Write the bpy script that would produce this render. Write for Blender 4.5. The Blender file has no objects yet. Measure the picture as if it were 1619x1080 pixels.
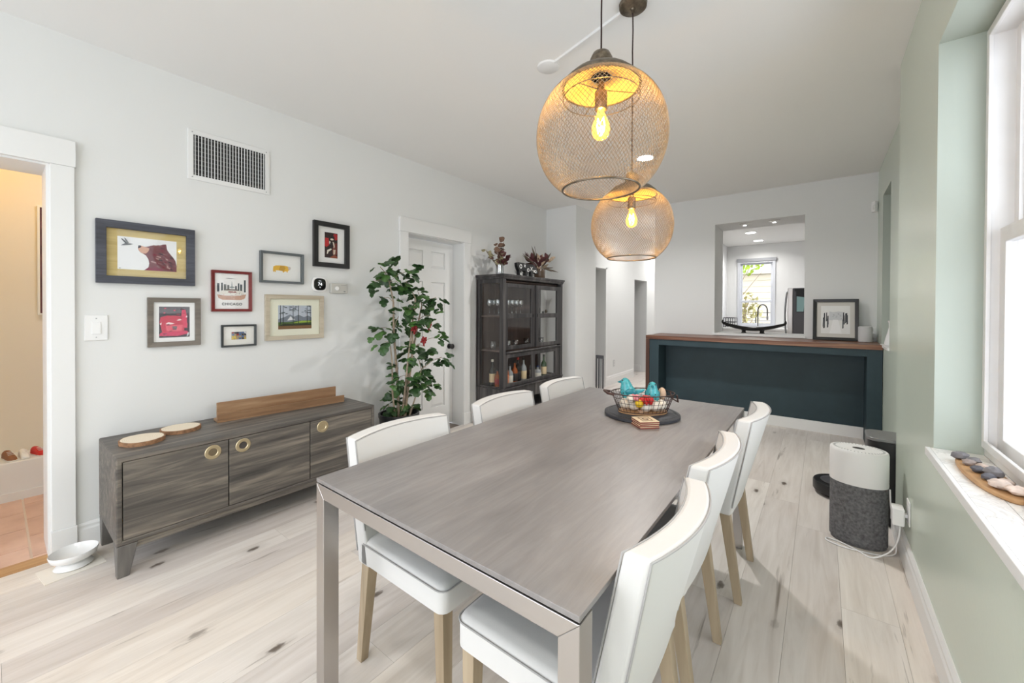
import bpy, bmesh, math, random
from mathutils import Vector, Matrix
random.seed(7)
PI = math.pi
sc = bpy.context.scene
COL = sc.collection

# ------------------------------------------------------------------ camera
YAW, PITCH, ROLL = 0.6575, -0.0085, 0.0042
cs, sn = math.cos(YAW), math.sin(YAW)
F = Vector((-sn*math.cos(PITCH), cs*math.cos(PITCH), math.sin(PITCH)))
R = Vector((cs, sn, 0)); U = R.cross(F)
R2 = R*math.cos(ROLL)+U*math.sin(ROLL); U2 = U*math.cos(ROLL)-R*math.sin(ROLL)
cd = bpy.data.cameras.new('camera'); cam = bpy.data.objects.new('camera', cd); COL.objects.link(cam)
cam.matrix_world = Matrix(((R2.x, U2.x, -F.x, 0), (R2.y, U2.y, -F.y, 0), (R2.z, U2.z, -F.z, 1.3), (0, 0, 0, 1)))
cd.sensor_width = 36; cd.lens = 633.661*36/1619; cd.shift_y = -46.67/1619
cd.clip_start = 0.02; cd.clip_end = 200
sc.camera = cam

# ------------------------------------------------------------------ world, exposure
w = bpy.data.worlds.new('sky'); sc.world = w; w.use_nodes = True
bg = w.node_tree.nodes['Background']; bg.inputs[0].default_value = (0.875, 0.92, 1, 1); bg.inputs[1].default_value = 2.7
sc.view_settings.view_transform = 'Standard'; sc.view_settings.look = 'None'
sc.view_settings.gamma = 1; sc.view_settings.use_curve_mapping = False
sc.view_settings.exposure = 0.74
sc.cycles.use_denoising = True
sc.cycles.max_bounces = 10; sc.cycles.diffuse_bounces = 6; sc.cycles.transparent_max_bounces = 16
sc.cycles.caustics_reflective = False; sc.cycles.caustics_refractive = False
sc.cycles.sample_clamp_indirect = 6

def portal(name, loc, rot, sx, sy):
    l = bpy.data.lights.new(name, 'AREA'); l.shape = 'RECTANGLE'; l.size = sx; l.size_y = sy
    l.cycles.is_portal = True
    o = bpy.data.objects.new(name, l); COL.objects.link(o); o.location = loc; o.rotation_euler = rot
# window openings that let the sky in (area lights point along local -Z)
portal('window_portal_right', (0.66, 1.56, 1.55), (0, PI/2, 0), 1.6, 1.45)
portal('added_window_portal_back', (-1.4, -2.72, 1.3), (PI/2, 0, 0), 3.4, 2.5)  # opening of the added glazing behind the camera
portal('window_portal_kitchen', (-1.146, 10.45, 1.66), (-PI/2, 0, 0), 0.72, 1.5)

# ------------------------------------------------------------------ helpers
def C(r, g, b):
    def f(c):
        c /= 255
        return c/12.92 if c <= .04045 else ((c+.055)/1.055)**2.4
    return (f(r), f(g), f(b), 1)

class MB:
    def __init__(s): s.v = []; s.f = []; s.m = []
    def add(s, vs, fs, m=0):
        b = len(s.v); s.v += [tuple(v) for v in vs]; s.f += [[i+b for i in f] for f in fs]; s.m += [m]*len(fs); return s
    def box(s, x0, y0, z0, x1, y1, z1, m=0):
        return s.add([(x0,y0,z0),(x1,y0,z0),(x1,y1,z0),(x0,y1,z0),(x0,y0,z1),(x1,y0,z1),(x1,y1,z1),(x0,y1,z1)],
                     [(0,3,2,1),(4,5,6,7),(0,1,5,4),(1,2,6,5),(2,3,7,6),(3,0,4,7)], m)
    def hexa(s, b, t, m=0):      # bottom quad (ccw from above), top quad
        return s.add(list(b)+list(t), [(3,2,1,0),(4,5,6,7),(0,1,5,4),(1,2,6,5),(2,3,7,6),(3,0,4,7)], m)
    def lathe(s, prof, n=24, c=(0,0,0), sx=1, sy=1, m=0, cap=True):
        vs = []; fs = []; k = len(prof)
        for i in range(n):
            a = 2*PI*i/n
            for r, z in prof: vs.append((c[0]+r*math.cos(a)*sx, c[1]+r*math.sin(a)*sy, c[2]+z))
        for i in range(n):
            j = (i+1) % n
            for q in range(k-1): fs.append((i*k+q, j*k+q, j*k+q+1, i*k+q+1))
        if cap:
            if prof[0][0] > 1e-5: fs.append([i*k for i in range(n)][::-1])
            if prof[-1][0] > 1e-5: fs.append([i*k+k-1 for i in range(n)])
        return s.add(vs, fs, m)
    def tube(s, path, r, n=6, closed=False, m=0):
        P = [Vector(p) for p in path]; k = len(P); rs = r if isinstance(r, (list, tuple)) else [r]*k
        vs = []; fs = []; up = None
        for i in range(k):
            if closed: t = P[(i+1) % k]-P[i-1]
            else: t = P[min(i+1, k-1)]-P[max(i-1, 0)]
            if t.length < 1e-9: t = Vector((0, 0, 1))
            t.normalize()
            if up is None:
                up = Vector((0, 0, 1)) if abs(t.z) < .9 else Vector((1, 0, 0))
            a = t.cross(up)
            if a.length < 1e-6: a = t.cross(Vector((1, .3, .2)))
            a.normalize(); b = a.cross(t); up = b
            for q in range(n):
                th = 2*PI*q/n + PI/n
                vs.append(P[i]+(a*math.cos(th)+b*math.sin(th))*rs[i])
        for i in range(k if closed else k-1):
            j = (i+1) % k
            for q in range(n): fs.append((i*n+q, i*n+(q+1) % n, j*n+(q+1) % n, j*n+q))
        if not closed:
            fs.append(list(range(n))[::-1]); fs.append([(k-1)*n+q for q in range(n)])
        return s.add(vs, fs, m)
    def prism(s, poly, d0, d1, ax='x', m=0):      # poly (a,b) extruded along ax
        k = len(poly)
        def P(a, b, d): return (d, a, b) if ax == 'x' else ((a, d, b) if ax == 'y' else (a, b, d))
        vs = [P(a, b, d0) for a, b in poly]+[P(a, b, d1) for a, b in poly]
        fs = [list(range(k)), [k+i for i in range(k)][::-1]]+[(i, k+i, k+(i+1) % k, (i+1) % k) for i in range(k)]
        return s.add(vs, fs, m)
    def ell(s, c, r, n=12, k=8, m=0, wob=0):
        vs = [(c[0], c[1], c[2]-r[2])]; fs = []
        for i in range(1, k):
            p = PI*i/k-PI/2
            for j in range(n):
                a = 2*PI*j/n; q = 1+wob*(random.random()-.5)
                vs.append((c[0]+r[0]*math.cos(p)*math.cos(a)*q, c[1]+r[1]*math.cos(p)*math.sin(a)*q, c[2]+r[2]*math.sin(p)*q))
        vs.append((c[0], c[1], c[2]+r[2])); t = len(vs)-1
        for j in range(n):
            fs.append((0, 1+(j+1) % n, 1+j)); fs.append((t, t-n+j, t-n+(j+1) % n))
        for i in range(k-2):
            for j in range(n): fs.append((1+i*n+j, 1+i*n+(j+1) % n, 1+(i+1)*n+(j+1) % n, 1+(i+1)*n+j))
        return s.add(vs, fs, m)
    def ring(s, y0, z0, y1, z1, wd, x0, x1, m=0, slope=0):   # mitred rectangular frame in the YZ plane, front at x1
        o = [(y0,z0),(y1,z0),(y1,z1),(y0,z1)]; i = [(y0+wd,z0+wd),(y1-wd,z0+wd),(y1-wd,z1-wd),(y0+wd,z1-wd)]
        vs = [(x0,)+p for p in o]+[(x0,)+p for p in i]+[(x1,)+p for p in o]+[(x1-slope,)+p for p in i]; fs = []
        for a in range(4):
            b = (a+1) % 4
            fs += [(a, a+4, b+4, b), (8+a, 8+b, 12+b, 12+a), (a, b, 8+b, 8+a), (4+a, 12+a, 12+b, 4+b)]
        return s.add(vs, fs, m)
    def mesh(s, name='mesh'):
        me = bpy.data.meshes.new(name); me.from_pydata(s.v, [], s.f)
        for p, m in zip(me.polygons, s.m): p.material_index = m
        bm = bmesh.new(); bm.from_mesh(me); bmesh.ops.recalc_face_normals(bm, faces=bm.faces); bm.to_mesh(me); bm.free()
        return me
    def build(s, name, mats, parent=None, smooth=0, bev=0, seg=2, loc=None, rot=None):
        me = s.mesh(name)
        for m in (mats if isinstance(mats, (list, tuple)) else [mats]): me.materials.append(m)
        return link(name, me, parent, smooth, bev, seg, loc, rot)

def link(name, me, parent=None, smooth=0, bev=0, seg=2, loc=None, rot=None):
    o = bpy.data.objects.new(name, me); COL.objects.link(o); o.parent = parent
    if smooth:
        for p in me.polygons: p.use_smooth = True
        me.set_sharp_from_angle(angle=math.radians(smooth))
    if bev:
        b = o.modifiers.new('bevel', 'BEVEL'); b.width = bev; b.segments = seg; b.limit_method = 'ANGLE'; b.angle_limit = .6
        b.harden_normals = False
    if loc: o.location = loc
    if rot: o.rotation_euler = rot
    return o

def tag(o, label, cat, group=None):
    o['label'] = label; o['category'] = cat
    if group: o['group'] = group
    return o
def thing(name, label, cat, loc=(0,0,0), rz=0, group=None, rot=None):
    o = bpy.data.objects.new(name, None); COL.objects.link(o); o.empty_display_size = .1
    o.location = loc; o.rotation_euler = rot or (0, 0, rz)
    return tag(o, label, cat, group)
def structure(o): o['kind'] = 'structure'; return o
def copy_tree(o, parent=None):
    c = o.copy(); COL.objects.link(c); c.parent = parent
    for ch in list(o.children): copy_tree(ch, c)
    return c

# ------------------------------------------------------------------ materials
def newmat(name):
    m = bpy.data.materials.new(name); m.use_nodes = True; nt = m.node_tree
    return m, nt, nt.nodes['Principled BSDF']
def node(nt, t, **k):
    n = nt.nodes.new(t)
    for a, b in k.items(): setattr(n, a, b)
    return n
def pos(nt, rand=0.0, scale=(1,1,1)):
    g = node(nt, 'ShaderNodeNewGeometry'); out = g.outputs['Position']
    if rand:
        oi = node(nt, 'ShaderNodeObjectInfo'); mu = node(nt, 'ShaderNodeMath', operation='MULTIPLY'); mu.inputs[1].default_value = rand
        nt.links.new(oi.outputs['Random'], mu.inputs[0])
        va = node(nt, 'ShaderNodeVectorMath', operation='ADD'); nt.links.new(out, va.inputs[0]); nt.links.new(mu.outputs[0], va.inputs[1]); out = va.outputs[0]
    mp = node(nt, 'ShaderNodeMapping'); mp.inputs['Scale'].default_value = scale; nt.links.new(out, mp.inputs[0])
    return mp.outputs[0]
def noise(nt, vec, s, d=4, dist=0, rough=.55):
    n = node(nt, 'ShaderNodeTexNoise'); n.inputs['Scale'].default_value = s; n.inputs['Detail'].default_value = d
    n.inputs['Distortion'].default_value = dist; n.inputs['Roughness'].default_value = rough
    nt.links.new(vec, n.inputs['Vector']); return n.outputs['Fac']
def ramp(nt, fac, stops, interp='LINEAR'):
    r = node(nt, 'ShaderNodeValToRGB'); e = r.color_ramp.elements; r.color_ramp.interpolation = interp
    while len(e) < len(stops): e.new(.5)
    for x, (p, c) in zip(e, stops): x.position = p; x.color = c if len(c) == 4 else (*c, 1)
    nt.links.new(fac, r.inputs[0]); return r.outputs[0]
def mix(nt, fac, a, b, mode='MIX'):
    n = node(nt, 'ShaderNodeMix', data_type='RGBA', blend_type=mode)
    for sock, v in ((n.inputs[0], fac), (n.inputs[6], a), (n.inputs[7], b)):
        if hasattr(v, 'is_output'): nt.links.new(v, sock)
        else: sock.default_value = v
    return n.outputs[2]
def bump(nt, bs, fac, strength, dist=.01):
    b = node(nt, 'ShaderNodeBump'); b.inputs['Strength'].default_value = strength; b.inputs['Distance'].default_value = dist
    nt.links.new(fac, b.inputs['Height']); nt.links.new(b.outputs[0], bs.inputs['Normal'])
def plain(name, col, rough=.5, metal=0, var=0, vs=6, bmp=0, bscale=150, spec=.5, coat=0, emit=None, es=0):
    m, nt, bs = newmat(name)
    bs.inputs['Base Color'].default_value = col; bs.inputs['Roughness'].default_value = rough; bs.inputs['Metallic'].default_value = metal
    bs.inputs['Specular IOR Level'].default_value = spec; bs.inputs['Coat Weight'].default_value = coat
    if var or bmp: v = pos(nt)
    if var:
        n = noise(nt, v, vs)
        lo = tuple(c*(1-var) for c in col[:3]); hi = tuple(min(1, c*(1+var)) for c in col[:3])
        nt.links.new(ramp(nt, n, [(.3, lo), (.7, hi)]), bs.inputs['Base Color'])
    if bmp: bump(nt, bs, noise(nt, v, bscale, 3), bmp, .004)
    if emit: bs.inputs['Emission Color'].default_value = emit; bs.inputs['Emission Strength'].default_value = es
    return m
def wood(name, stops, along='y', rough=.45, fine=30, rand=9.0, dist=.5, bmp=.12, spec=.4):
    m, nt, bs = newmat(name)
    k = {'x': (.055, 1, 1), 'y': (1, .055, 1), 'z': (1, 1, .055)}[along]
    v = pos(nt, rand, k); n1 = noise(nt, v, fine, 6, dist); n2 = noise(nt, v, fine/5, 3, dist*1.6)
    mm = node(nt, 'ShaderNodeMath', operation='MULTIPLY_ADD'); mm.inputs[1].default_value = .45
    nt.links.new(n1, mm.inputs[0])
    m2 = node(nt, 'ShaderNodeMath', operation='MULTIPLY'); m2.inputs[1].default_value = .55; nt.links.new(n2, m2.inputs[0])
    nt.links.new(m2.outputs[0], mm.inputs[2])
    nt.links.new(ramp(nt, mm.outputs[0], stops), bs.inputs['Base Color'])
    bs.inputs['Roughness'].default_value = rough; bs.inputs['Specular IOR Level'].default_value = spec
    bump(nt, bs, n1, bmp, .004); return m
def emission(name, col, s):
    m = bpy.data.materials.new(name); m.use_nodes = True; nt = m.node_tree; nt.nodes.clear()
    e = node(nt, 'ShaderNodeEmission'); e.inputs[0].default_value = col; e.inputs[1].default_value = s
    o = node(nt, 'ShaderNodeOutputMaterial'); nt.links.new(e.outputs[0], o.inputs[0]); return m
def thin_glass(name, tint=(1,1,1,1), f0=.04, rough=.01, em=None, es=0):
    """thin pane: clear with a Schlick reflection that is the same from both faces"""
    m = bpy.data.materials.new(name); m.use_nodes = True; nt = m.node_tree; nt.nodes.clear()
    t = node(nt, 'ShaderNodeBsdfTransparent'); t.inputs[0].default_value = tint
    g = node(nt, 'ShaderNodeBsdfGlossy'); g.inputs['Roughness'].default_value = rough
    lw_ = node(nt, 'ShaderNodeLayerWeight'); lw_.inputs[0].default_value = .5
    pw = node(nt, 'ShaderNodeMath', operation='POWER'); pw.inputs[1].default_value = 5; nt.links.new(lw_.outputs['Facing'], pw.inputs[0])
    ma = node(nt, 'ShaderNodeMath', operation='MULTIPLY_ADD'); ma.inputs[1].default_value = 1-f0; ma.inputs[2].default_value = f0; nt.links.new(pw.outputs[0], ma.inputs[0])
    mx = node(nt, 'ShaderNodeMixShader'); o = node(nt, 'ShaderNodeOutputMaterial')
    nt.links.new(ma.outputs[0], mx.inputs[0]); nt.links.new(t.outputs[0], mx.inputs[1]); nt.links.new(g.outputs[0], mx.inputs[2])
    last = mx.outputs[0]
    if em:
        e = node(nt, 'ShaderNodeEmission'); e.inputs[0].default_value = em; e.inputs[1].default_value = es
        ad = node(nt, 'ShaderNodeAddShader'); nt.links.new(last, ad.inputs[0]); nt.links.new(e.outputs[0], ad.inputs[1]); last = ad.outputs[0]
    nt.links.new(last, o.inputs[0]); return m

M = {}
M['wall'] = plain('white_wall_paint', (.745,.75,.745,1), .75, bmp=.06, bscale=90, spec=.25)
M['ceil'] = plain('white_ceiling_paint', (.82,.815,.80,1), .85, spec=.2)
M['trim'] = plain('white_gloss_trim', (.78,.78,.775,1), .35, spec=.45)
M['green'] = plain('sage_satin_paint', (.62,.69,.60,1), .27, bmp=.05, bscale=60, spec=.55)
M['greenr'] = plain('dimmed_sage_paint', (.43,.48,.425,1), .45, bmp=.04, bscale=60)  # the wall sage again, dimmed in colour to tone down window light
M['door'] = plain('white_door_paint', (.80,.80,.80,1), .4)
M['black'] = plain('black_satin', (.012,.012,.013,1), .35)
M['blackm'] = plain('black_matte', (.02,.02,.022,1), .6)
M['teal'] = plain('dark_teal_paint', (.022,.044,.054,1), .5, var=.12, vs=4, spec=.4)
M['steel'] = plain('brushed_steel', (.50,.475,.455,1), .36, metal=1)
M['steelg'] = plain('grey_steel', (.36,.37,.38,1), .35, metal=1)
M['bronze'] = plain('aged_bronze', (.20,.165,.125,1), .42, metal=1, var=.35, vs=60)
M['meshgold'] = plain('bronze_mesh_wire', (.34,.26,.175,1), .45, metal=.45, var=.25, vs=30)
M['fabric'] = plain('white_linen_cover', (.69,.68,.665,1), .9, bmp=.10, bscale=420, spec=.15)
M['piping'] = plain('grey_piping', (.40,.39,.385,1), .85)
M['white'] = plain('white_plastic', (.82,.82,.82,1), .4)
M['offw'] = plain('off_white_card', (.80,.79,.75,1), .8)
M['paper'] = plain('white_paper', (.84,.84,.83,1), .8)
M['ceramic'] = plain('white_ceramic', (.82,.82,.82,1), .15)
M['glass'] = thin_glass('clear_glass')
M['pglass'] = thin_glass('picture_glass', f0=.012)
M['wglass'] = thin_glass('drinking_glass', tint=(.96,.98,.99,1), f0=.30, rough=.06)
M['teal_glaze'] = plain('teal_glaze', (.06,.36,.40,1), .15, var=.35, vs=60)
M['leaf'] = plain('green_leaf', (.030,.078,.022,1), .42, var=.5, vs=14)
M['leaf2'] = plain('bright_green_leaf', (.06,.145,.03,1), .42, var=.4, vs=14)
M['bark'] = plain('pale_bark', (.34,.27,.20,1), .8, var=.3, vs=40)
M['soil'] = plain('soil', (.05,.035,.025,1), .95)
M['red'] = plain('deep_red', (.28,.012,.016,1), .5)
M['redb'] = plain('bright_red', (.55,.02,.02,1), .45)
M['pink'] = plain('pink', (.72,.27,.30,1), .6)
M['yellow'] = plain('yellow', (.75,.50,.02,1), .5)
M['brass'] = plain('pale_brass', (.60,.50,.32,1), .35, metal=.8)
M['oakleg'] = wood('limed_oak_leg', [(.3, C(150,132,108)), (.7, C(192,175,150))], 'z', .5)
M['walnut'] = wood('walnut_worktop', [(.32, C(58,34,26)), (.5, C(112,72,52)), (.68, C(176,138,108))], 'x', .35, fine=22, dist=1.0)
M['walnutz'] = wood('walnut_waterfall', [(.32, C(52,32,26)), (.5, C(88,58,46)), (.7, C(150,112,90))], 'z', .35, fine=22, dist=1.0)
M['greywood'] = wood('weathered_grey_wood', [(.34, C(62,60,58)), (.5, C(96,91,86)), (.66, C(138,130,119))], 'y', .45, fine=20, dist=2.6)
M['greywoodz'] = wood('weathered_grey_wood_upright', [(.33, C(76,74,72)), (.5, C(106,103,100)), (.68, C(138,134,129))], 'z', .45, fine=20, dist=.8)
M['acacia'] = wood('acacia_ledge', [(.3, C(104,76,56)), (.5, C(146,112,82)), (.7, C(186,154,120))], 'y', .45, fine=26)
M['boardwood'] = wood('olive_board', [(.3, C(150,108,70)), (.7, C(205,165,118))], 'y', .45)
M['cabwood'] = wood('charcoal_wood', [(.3, C(30,29,30)), (.5, C(60,58,59)), (.72, C(112,108,106))], 'z', .42, fine=24)
M['cabin'] = wood('brown_cabinet_lining', [(.3, C(62,48,44)), (.7, C(108,90,82))], 'z', .6)
M['bluegrey'] = wood('blue_grey_frame', [(.3, C(48,50,58)), (.7, C(92,95,106))], 'y', .5, fine=60)
M['greyframe'] = wood('driftwood_frame', [(.3, C(92,86,80)), (.7, C(138,130,121))], 'y', .6, fine=60)
M['limeframe'] = wood('limewashed_frame', [(.3, C(168,156,136)), (.7, C(205,195,176))], 'y', .6, fine=60)
M['redframe'] = plain('oxblood_frame', C(112,30,30), .35, var=.2, vs=40)
M['slateframe'] = plain('slate_frame', C(92,98,100), .5)
M['darkslate'] = plain('dark_slate_frame', C(62,66,68), .5)
M['goldmat'] = wood('gold_bamboo_mat', [(.3, C(176,152,92)), (.7, C(218,200,142))], 'y', .55, fine=60)
M['slate'] = plain('dark_slate_board', C(48,50,56), .5, var=.2, vs=20)
M['purifab'] = plain('charcoal_weave', C(104,104,106), .9, var=.4, vs=70, bmp=.5, bscale=350)
M['cyan'] = None

def make_table_mat():
    m, nt, bs = newmat('grey_ceramic_wood_top')
    v = pos(nt, 0, (1, .10, 1)); n1 = noise(nt, v, 34, 7, 1.0, .65); v2 = pos(nt, 0, (1, .35, 1)); n2 = noise(nt, v2, 2.2, 4, .6)
    c1 = ramp(nt, n1, [(.25, C(134,131,131)), (.5, C(146,143,142)), (.75, C(157,154,153))])
    c2 = ramp(nt, n2, [(.3, C(206,203,203)), (.7, C(255,253,252))])
    nt.links.new(mix(nt, 1.0, c1, c2, 'MULTIPLY'), bs.inputs['Base Color'])
    bs.inputs['Roughness'].default_value = .36; bs.inputs['Specular IOR Level'].default_value = .5
    bump(nt, bs, n1, .05, .002); return m
M['tabletop'] = make_table_mat()

def make_plank_mat():
    m, nt, bs = newmat('whitewashed_oak_plank')
    v = pos(nt, 37.0, (1, .07, 1)); n1 = noise(nt, v, 26, 6, 1.1, .6)
    vb = pos(nt, 37.0, (1, .16, 1)); n2 = noise(nt, vb, 5, 3, 1.2)
    base = ramp(nt, n1, [(.25, C(218,211,205)), (.5, C(232,227,223)), (.75, C(240,236,233))])
    tone = ramp(nt, n2, [(.28, C(238,236,234)), (.72, C(255,255,254))])
    col = mix(nt, 1.0, base, tone, 'MULTIPLY')
    oi = node(nt, 'ShaderNodeObjectInfo')
    tint = ramp(nt, oi.outputs['Random'], [(0, C(236,233,232)), (.5, C(250,249,248)), (1, C(255,251,245))])
    col = mix(nt, 1.0, col, tint, 'MULTIPLY')
    # knots: sparse voronoi cells stretched along the grain
    vk = pos(nt, 37.0, (4.6, 2.3, 1)); vo = node(nt, 'ShaderNodeTexVoronoi', voronoi_dimensions='2D'); vo.inputs['Scale'].default_value = 1.0
    wn = node(nt, 'ShaderNodeTexNoise'); wn.inputs['Scale'].default_value = 14; nt.links.new(vk, wn.inputs['Vector'])
    va = node(nt, 'ShaderNodeVectorMath', operation='MULTIPLY_ADD'); va.inputs[1].default_value = (.10,.10,.10)
    nt.links.new(wn.outputs['Color'], va.inputs[0]); nt.links.new(vk, va.inputs[2]); nt.links.new(va.outputs[0], vo.inputs['Vector'])
    k = ramp(nt, vo.outputs['Distance'], [(.0, (1,1,1)), (.05, (.85,.85,.85)), (.085, (.15,.15,.15)), (.2, (0,0,0))])
    sep = node(nt, 'ShaderNodeSeparateColor'); nt.links.new(vo.outputs['Color'], sep.inputs[0])
    gate = ramp(nt, sep.outputs[0], [(.55, (0,0,0)), (.7, (1,1,1))])
    kk = mix(nt, 1.0, k, gate, 'MULTIPLY')
    col = mix(nt, kk, col, C(92,80,70))
    # long dark grain checks
    vs_ = pos(nt, 61.0, (7, .55, 1)); nz = noise(nt, vs_, 2.2, 4, .4, .6)
    st = ramp(nt, nz, [(.66, (0,0,0)), (.74, (.8,.8,.8))])
    col = mix(nt, st, col, C(120,108,98))
    nt.links.new(col, bs.inputs['Base Color'])
    bs.inputs['Roughness'].default_value = .42; bs.inputs['Specular IOR Level'].default_value = .4
    bump(nt, bs, n1, .07, .003); return m
M['plank'] = make_plank_mat()

def make_tile_mat():
    m, nt, bs = newmat('pink_terracotta_tile')
    n = noise(nt, pos(nt, 20), 5, 5)
    nt.links.new(ramp(nt, n, [(.3, C(196,160,142)), (.7, C(222,190,172))]), bs.inputs['Base Color'])
    bs.inputs['Roughness'].default_value = .4; return m
M['tile'] = make_tile_mat()
def make_marble():
    m, nt, bs = newmat('white_marble_tile')
    n = noise(nt, pos(nt, 12), 5, 8, 2.2)
    nt.links.new(ramp(nt, n, [(.36, C(212,210,208)), (.47, C(236,235,232)), (.5, C(214,212,210)), (.54, C(240,239,236))]), bs.inputs['Base Color'])
    bs.inputs['Roughness'].default_value = .25; return m
M['marble'] = make_marble()

# ------------------------------------------------------------------ the shell
XL, XR, XR2, ZC, YF, YS, YB = -3.17, .356, .459, 2.736, 5.63, 3.264, -2.6

def wall(name, ax, p, t, u0, u1, z0, z1, holes, mats, hole_m=0):
    """a wall of constant ax ('x'/'y') with its face at p and thickness t, one connected mesh around its openings"""
    us = sorted({u0, u1, *[h[0] for h in holes], *[h[1] for h in holes]}); zs = sorted({z0, z1, *[h[2] for h in holes], *[h[3] for h in holes]})
    us = [u for u in us if u0-1e-6 <= u <= u1+1e-6]; zs = [z for z in zs if z0-1e-6 <= z <= z1+1e-6]
    def solid(i, j):
        if i < 0 or j < 0 or i >= len(us)-1 or j >= len(zs)-1: return False
        uc, zc = (us[i]+us[i+1])/2, (zs[j]+zs[j+1])/2
        return not any(h[0] < uc < h[1] and h[2] < zc < h[3] for h in holes)
    def inside(i, j): return 0 <= i < len(us)-1 and 0 <= j < len(zs)-1
    mb = MB(); idx = {}
    def V(i, j, k):
        key = (i, j, k)
        if key not in idx:
            d = p+(t if k else 0); idx[key] = len(mb.v)
            mb.v.append((d, us[i], zs[j]) if ax == 'x' else (us[i], d, zs[j]))
        return idx[key]
    def Fc(q, m=0): mb.f.append(q); mb.m.append(m)
    for i in range(len(us)-1):
        for j in range(len(zs)-1):
            if not solid(i, j): continue
            for k in (0, 1): Fc([V(i,j,k), V(i+1,j,k), V(i+1,j+1,k), V(i,j+1,k)])
            for (a, b, e) in ((i-1, j, ((i,j),(i,j+1))), (i+1, j, ((i+1,j),(i+1,j+1))), (i, j-1, ((i,j),(i+1,j))), (i, j+1, ((i,j+1),(i+1,j+1)))):
                if not solid(a, b):
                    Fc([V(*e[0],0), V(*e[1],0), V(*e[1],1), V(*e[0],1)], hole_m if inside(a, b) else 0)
    return structure(mb.build(name, mats))

floor = structure(MB().box(-5.0, YB-.1, -.12, 1.7, 10.5, -.018).build('floor', plain('subfloor', (.16,.13,.11,1), .8)))
# oak planks, one object each, laid along the room
unit = MB().box(0, 0, 0, 1, 1, 1).mesh('plank'); unit.materials.append(M['plank'])
PW = .187; row = 0; x = XL-.28+.0
planks_x0 = -3.06
rows = [(-3.10+i*PW, -3.10+(i+1)*PW) for i in range(20)]
def plank(x0, x1, y0, y1):
    o = bpy.data.objects.new('plank', unit); COL.objects.link(o); o.parent = floor
    o.location = (x0+.0004, y0+.0004, -.018); o.scale = (x1-x0-.0008, y1-y0-.0008, .018)
rnd = random.Random(21)
for i, (a, b) in enumerate(rows):
    y = YB-rnd.uniform(0, 1.6); end = 6.1 if a > -1.9 else 9.6
    if a > .27: end = 5.6
    while y < end:
        L = rnd.uniform(1.5, 2.1); y1 = min(y+L, end)
        if y1 > -.2 and y1-max(y, YB) > .05: plank(a, min(b, .46), max(y, YB), y1)
        y += L
for a, b in ((-3.17, -3.10),):
    for y0, y1 in ((.17, 1.4), (1.4, 3.2), (3.2, 4.914)): plank(a, b, y0, y1)
structure(MB().box(-3.20, -.70, -.018, -3.10, .169, .004).build('trim_threshold', M['boardwood']))

structure(MB().box(-5.0, YB-.1, ZC, 1.7, 10.5, ZC+.12).build('ceiling', M['ceil']))
wall('wall_left', 'x', XL, -.28, YB, 4.914, -.02, ZC, [(-.70, .182, -.02, 2.04), (2.447, 3.21, -.02, 2.025)], M['wall'])
structure(MB().box(-3.45, 4.914, -.02, -2.685, 5.534, ZC).build('wall_chase', M['wall'], bev=.004))
wall('wall_hall_left', 'x', -2.85, -.12, 5.534, 9.6, -.02, ZC, [(5.60, 6.225, -.02, 1.962), (7.545, 8.23, -.02, 1.872)], M['wall'])
structure(MB().box(-4.2, 6.225, -.02, -2.97, 6.32, ZC).build('wall_hall_room', M['wall']))
structure(MB().box(-4.2, 8.23, -.02, -2.97, 8.32, ZC).build('wall_hall_closet', M['wall']))
structure(MB().box(-4.3, 4.9, -.02, -4.2, 9.7, ZC).build('wall_hall_outer', M['wall']))
structure(MB().box(-4.3, 4.8, -.02, -3.45, 4.914, ZC).build('wall_hall_return', M['wall']))
structure(MB().box(-4.3, 9.6, -.02, -1.72, 9.7, ZC).build('wall_hall_end', M['wall']))
wall('wall_far', 'y', YF, .52, -1.84, XR2+.25, -.02, ZC, [(-1.082, -.156, 1.0, 2.38)], M['wall'])
structure(MB().box(-1.84, 6.15, -.02, -1.72, 10.3, ZC).build('wall_kitchen_left', M['wall']))
wall('wall_kitchen_back', 'y', 10.3, .2, -1.84, 1.6, -.02, ZC, [(-1.505, -.787, .92, 2.385)], M['wall'])
structure(MB().box(1.5, 6.15, -.02, 1.6, 10.3, ZC).build('wall_kitchen_right', M['wall']))
structure(MB().box(.70, 6.10, -.02, 1.6, 6.15, ZC).build('wall_kitchen_front', M['wall']))
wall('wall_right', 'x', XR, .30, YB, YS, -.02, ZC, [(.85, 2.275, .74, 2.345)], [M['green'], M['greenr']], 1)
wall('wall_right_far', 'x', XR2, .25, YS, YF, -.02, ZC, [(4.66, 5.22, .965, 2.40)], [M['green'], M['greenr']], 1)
wall('wall_back', 'y', YB, -.12, XL-.28, XR+.3, -.02, ZC, [(-3.1, .3, .06, 2.6)], M['wall'])
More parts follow.
